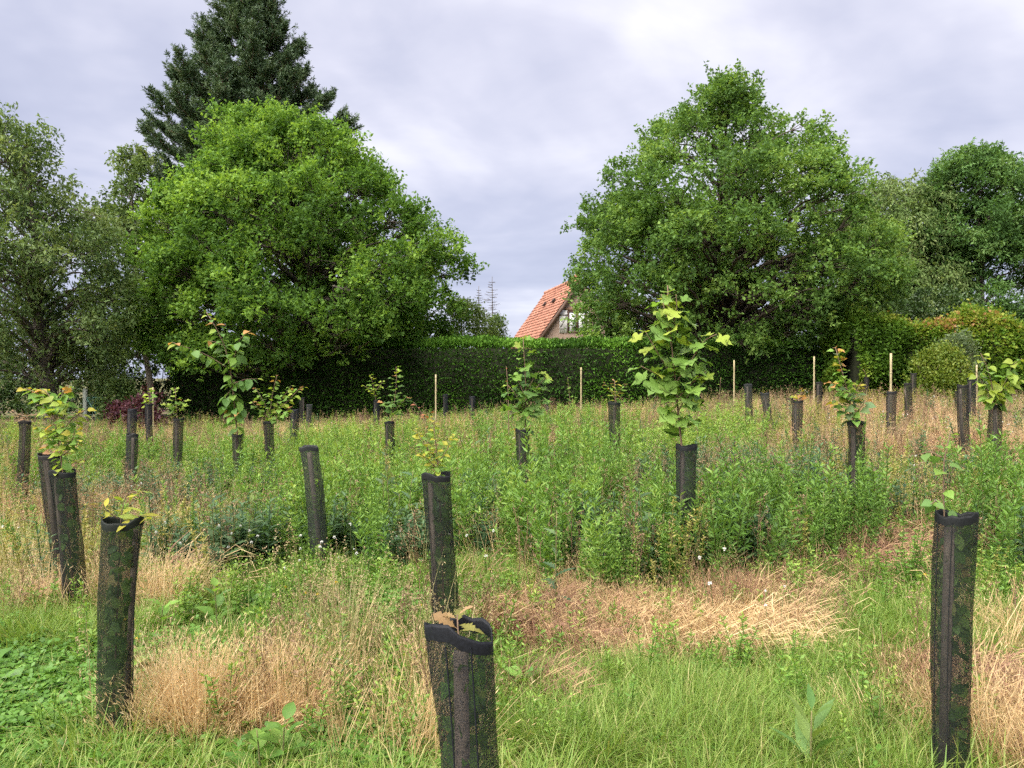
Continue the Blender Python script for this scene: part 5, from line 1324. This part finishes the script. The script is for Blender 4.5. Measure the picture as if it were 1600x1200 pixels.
scatter('straw', 'blond dead grass tufts standing in the foreground', 'dry grass', P, 0.35 + 0.75*rg.uniform(0, 1, len(P))**0.8, 0.48 + 0.5*(patch(P, 61, 4.0)-0.5) + rg.normal(0, 0.18, len(P)), [v_straw(60+k) for k in range(7)], M_STRAW, 0.26, 4)
P = field(5000, 6.2, 24.0); P = thin(P, np.clip(0.16 + 0.7*(patch(P, 12, 1.3) > 0.6) + 0.3*near(P, DRYR), 0, 1))
P = np.vstack([P] + [blob(a, b, c, d, 260) for a, b, c, d in STRAWF] + [blob(a, b, c, d, 40) for a, b, c, d in DRYR])
scatter('straw', 'tan dead grass streaking the middle and back of the field', 'dry grass', P, rg.uniform(0.6, 1.2, len(P)), 0.45 + rg.normal(0, 0.16, len(P)), [v_straw(70+k, 0.5, 30, 0.2, 0.14) for k in range(5)], M_STRAW, 0.12, 5)
# fallen hay
P = np.vstack([thin(b_, np.clip(2.4*patch(b_, 33, 2.6) - 0.55, 0.08, 1)) for b_ in (blob(a, b, c, d, int(420*c*d/0.3)) for a, b, c, d in HAYB)] + [blob(1100, 1010, 0.55, 0.12, 260), blob(1170, 1000, 0.3, 0.12, 130), blob(840, 1100, 0.1, 0.08, 25), blob(1545, 1130, 0.3, 0.5, 160), blob(370, 1150, 0.3, 0.15, 40), blob(150, 960, 0.6, 0.3, 60)])
scatter('hay', 'flattened pinkish dead grass lying right of centre', 'hay', P, rg.uniform(0.6, 1.15, len(P)), 0.58 + 1.0*(patch(P, 14, 2.2)-0.5) + rg.normal(0, 0.16, len(P)), [v_hay(80+k) for k in range(6)], M_HAY, 0.12, 6)
P = np.vstack([blob(a, b, c, d, int(95*c*d)+90) for a, b, c, d in DRYR] + [thin(field(3000, 5.6, 20.0), 0.35)])
scatter('hay', 'rusty dead grass thatch between plants across the field', 'hay', P, rg.uniform(0.8, 1.5, len(P)), 0.4 + rg.normal(0, 0.16, len(P)), [v_hay(90+k, 80, 0.28) for k in range(4)], M_HAY, 0.15, 7)
# dead stems still leaning out of the hay
P = np.vstack([blob(a, b, c*1.05, d*1.1, int(70*c*d/0.3)) for a, b, c, d in HAYB] + [blob(1560, 1150, 0.35, 0.6, 60), blob(1000, 960, 0.9, 0.35, 45), blob(1250, 930, 0.7, 0.4, 40)])
scatter('straw', 'pinkish dead stems leaning out of the flattened grass', 'dry grass', P, rg.uniform(0.5, 0.95, len(P)), 0.5 + 0.9*(patch(P, 24, 2.5)-0.5) + rg.normal(0, 0.16, len(P)), [v_straw(200+k, 0.42, 40, 0.45, 0.10) for k in range(5)], M_HAY, 0.4, 19)
# leafy tall weeds
P = field(10500, 5.2, 24.5)
w = np.clip(0.10 + 1.9*(patch(P, 15, 1.0)-0.32), 0.05, 1)*(1 - 0.96*near(P, MOWN))*(1 - 0.85*near(P, DRYR))*(1 - 0.8*near(P, STRAWF))*(1 - 0.9*near(P, HAYB))*(0.35 + 0.65*sstep(5.3, 6.6, P[:, 1]))*(1 - 0.15*sstep(14, 22, P[:, 1]))
P = thin(P, np.clip(w, 0, 1))
P = np.vstack([P, blob(1050, 925, 0.8, 0.35, 16), blob(1200, 895, 1.0, 0.5, 34), blob(1300, 880, 0.8, 0.5, 20), blob(950, 930, 0.6, 0.35, 10), blob(1560, 880, 0.8, 0.6, 30), blob(850, 870, 0.7, 0.6, 14), blob(420, 880, 0.8, 0.5, 20), blob(590, 850, 0.8, 0.6, 20), blob(260, 745, 2.2, 2.2, 190), blob(480, 735, 2.2, 2.2, 130)])
x_, y_ = P[:, 0], P[:, 1]
scl = (0.66 + 0.42*rg.uniform(0, 1, len(P)) + 0.25*rg.uniform(0, 1, len(P))**6)*(1 - 0.30*sstep(3.0, 6.5, x_)*sstep(7, 11, y_))*(1 + 0.14*sstep(7.5, 5.5, y_)*0 + 0.12*(np.abs(x_ - 0.5) < 3.5)*(y_ < 13)) * (1 - 0.30*sstep(16, 22, y_))
scatter('leafy_weeds', 'tall bright green leafy weeds filling the middle of the field', 'weeds', P, scl, 0.5 + 0.5*(patch(P, 17, 0.8)-0.5) + rg.normal(0, 0.13, len(P)), [v_leafy(100+k, 0.86, 4, 54, 0.090, 0.016) for k in range(5)] + [v_leafy(110+k, 0.62, 5, 60, 0.042, 0.012, 0.5) for k in range(4)] + [v_leafy(116+k, 0.95, 2, 70, 0.05, 0.008, 1.1, 0.05) for k in range(3)], M_LEAFY, 0.17, 8)
# smaller mixed weeds low in the foreground
P = np.vstack([blob(560, 1080, 0.9, 0.6, 60), blob(620, 960, 0.9, 0.6, 50), blob(480, 930, 0.8, 0.6, 45), blob(700, 1130, 0.5, 0.4, 25), blob(820, 1020, 0.4, 0.5, 25), blob(330, 960, 0.6, 0.5, 30), blob(1300, 960, 0.5, 0.5, 24), blob(1450, 930, 0.6, 0.6, 40), blob(1380, 1130, 0.5, 0.4, 18), blob(1560, 960, 0.6, 0.6, 35), blob(1100, 1060, 0.7, 0.2, 12), blob(1000, 985, 0.8, 0.4, 26), blob(1150, 960, 0.7, 0.4, 26), thin(field(700, 3.2, 7.0), 0.5*np.ones(700))])
scatter('leafy_weeds', 'short scattered leafy weeds in the foreground grass', 'weeds', P, rg.uniform(0.45, 1.0, len(P)), 0.5 + rg.normal(0, 0.2, len(P)), [v_leafy(190+k, 0.38, 3, 26, 0.06, 0.014, 0.5, 0.06) for k in range(5)], M_LEAFY, 0.15, 17)
P = np.vstack([blob(540, 1100, 0.8, 0.5, 26), blob(600, 1000, 0.7, 0.5, 22), blob(690, 1000, 0.4, 0.4, 10), blob(840, 1000, 0.4, 0.5, 10), blob(1400, 1000, 0.8, 0.6, 12), blob(100, 980, 0.6, 0.4, 8)])
scatter('dead_stalks', 'thin reddish dead stalks in the foreground', 'weeds', P, rg.uniform(0.5, 0.95, len(P)), 0.4 + rg.normal(0, 0.2, len(P)), [v_dead(195+k, 0.45, 2) for k in range(4)], M_DEAD, 0.12, 18)
# yellowing weeds mixed through
P = field(4200, 5.3, 23.0); P = thin(P, np.clip(1.6*patch(P, 52, 1.1) - 0.5, 0.05, 0.85)*(1 - 0.95*near(P, MOWN))*(1 - 0.6*near(P, DRYR)))
scatter('yellow_weeds', 'yellowing bushy weeds mixed through the middle of the field', 'weeds', P, rg.uniform(0.6, 1.1, len(P)), 0.5 + rg.normal(0, 0.2, len(P)), [v_leafy(210+k, 0.72, 4, 44, 0.05, 0.012, 0.5, 0.12) for k in range(5)], M_YWEED, 0.14, 20)
# thistles in drifts
P = np.vstack([blob(620, 850, 0.9, 1.3, 150), blob(750, 820, 0.7, 1.2, 80), blob(1030, 900, 0.9, 0.5, 85), blob(350, 880, 0.6, 0.6, 70), blob(1290, 860, 0.7, 0.7, 70), blob(270, 770, 1.5, 2.0, 150), blob(400, 750, 1.3, 2.0, 110), blob(960, 770, 1.3, 1.6, 110), blob(1180, 810, 1.5, 1.3, 120), blob(1570, 830, 0.9, 1.0, 80), thin(field(1300, 5.6, 22), 0.5*np.ones(1300))])
P = P[near(P, MOWN) < 0.5]
scatter('thistles', 'drifts of dark grey green thistles among the weeds', 'weeds', P, rg.uniform(0.65, 1.1, len(P)), 0.5 + rg.normal(0, 0.15, len(P)), [v_thistle(120+k) for k in range(5)], M_THIST, 0.08, 9)
# flowering grasses, dead stalks
P = field(4000, 4.6, 24.0); P = thin(P, np.clip(0.15 + 0.7*patch(P, 19, 1.2), 0, 1)*(1 - 0.9*near(P, MOWN))*(1 - 0.75*near(P, DRYR)))
P = np.vstack([P, blob(610, 1060, 0.5, 0.4, 20), blob(200, 1120, 0.3, 0.2, 5), blob(450, 1040, 0.5, 0.4, 14)])
scatter('flowering_grass', 'thin flowering grass stems with loose tan seed heads', 'grass', P, rg.uniform(0.6, 1.12, len(P)), 0.5 + rg.normal(0, 0.2, len(P)), [v_panicle(130+k) for k in range(5)], M_PAN, 0.1, 10)
P = field(2700, 5.2, 23.0); P = thin(P, 0.7*(1 - 0.9*near(P, MOWN)))
scatter('dead_stalks', 'dry brown flower stalks standing among the weeds', 'weeds', P, rg.uniform(0.6, 1.15, len(P)), 0.5 + rg.normal(0, 0.2, len(P)), [v_dead(140+k) for k in range(5)], M_DEAD, 0.12, 11)
# low leaves
P = np.vstack([blob(60, 1120, 1.0, 0.8, 900), blob(0, 1000, 0.8, 0.8, 350), blob(180, 1180, 0.6, 0.35, 260), blob(540, 960, 0.8, 0.55, 280), blob(460, 1180, 0.5, 0.25, 110), blob(760, 960, 0.4, 0.5, 160), blob(830, 1080, 0.3, 0.3, 80), thin(field(3000, 2.2, 8.0), 0.35*np.ones(3000))])
P = P[near(P, HAYB) < 0.6]
scatter('clover', 'low clover and small leaved ground cover', 'ground cover', P, rg.uniform(0.45, 1.2, len(P)), 0.5 + 0.5*(patch(P, 41, 3.0)-0.5) + rg.normal(0, 0.2, len(P)), [v_clover(150+k) for k in range(5)], M_CLOV, 0.15, 12)
P = np.vstack([blob(150, 1080, 0.7, 0.5, 34), blob(40, 1150, 0.5, 0.4, 14), blob(300, 970, 0.6, 0.5, 26), blob(460, 1170, 0.5, 0.2, 14), blob(820, 1090, 0.25, 0.2, 8), blob(700, 930, 0.4, 0.4, 10), blob(1040, 1120, 0.8, 0.5, 8), thin(field(900, 2.6, 12), 0.3*np.ones(900))])
P = P[near(P, HAYB) < 0.6]
scatter('broad_leaved_weeds', 'broad leaved docks and dandelions low in the grass', 'weeds', P, rg.uniform(0.5, 1.0, len(P)), 0.5 + rg.normal(0, 0.16, len(P)), [v_dock(160+k) for k in range(5)], M_DOCK, 0.15, 13)
# flower heads
P = np.vstack([blob(540, 900, 1.2, 1.2, 12), blob(60, 880, 1.2, 1.0, 8), blob(1480, 740, 2.0, 2.5, 30), blob(1450, 690, 3.0, 4.0, 35), blob(950, 760, 2.5, 2.5, 22), blob(1560, 850, 0.8, 1.0, 8), thin(field(900, 4.5, 20), 0.08*np.ones(900))])
scatter('white_flowers', 'white fluffy seed heads dotted over the meadow', 'flowers', P, rg.uniform(0.7, 1.3, len(P)), 0.5 + 0*P[:, 0], [v_flower(170+k) for k in range(5)], M_WHITE, 0.15, 14)
P = np.vstack([blob(330, 960, 0.9, 0.6, 5), blob(80, 1080, 0.6, 0.5, 5), thin(field(260, 4.5, 16), 0.4*np.ones(260))])
scatter('yellow_flowers', 'small yellow flowers low in the grass', 'flowers', P, rg.uniform(0.5, 0.9, len(P)), 0.5 + 0*P[:, 0], [v_flower(180+k, 0.34, 1, 0.014) for k in range(3)], M_YELL, 0.15, 15)
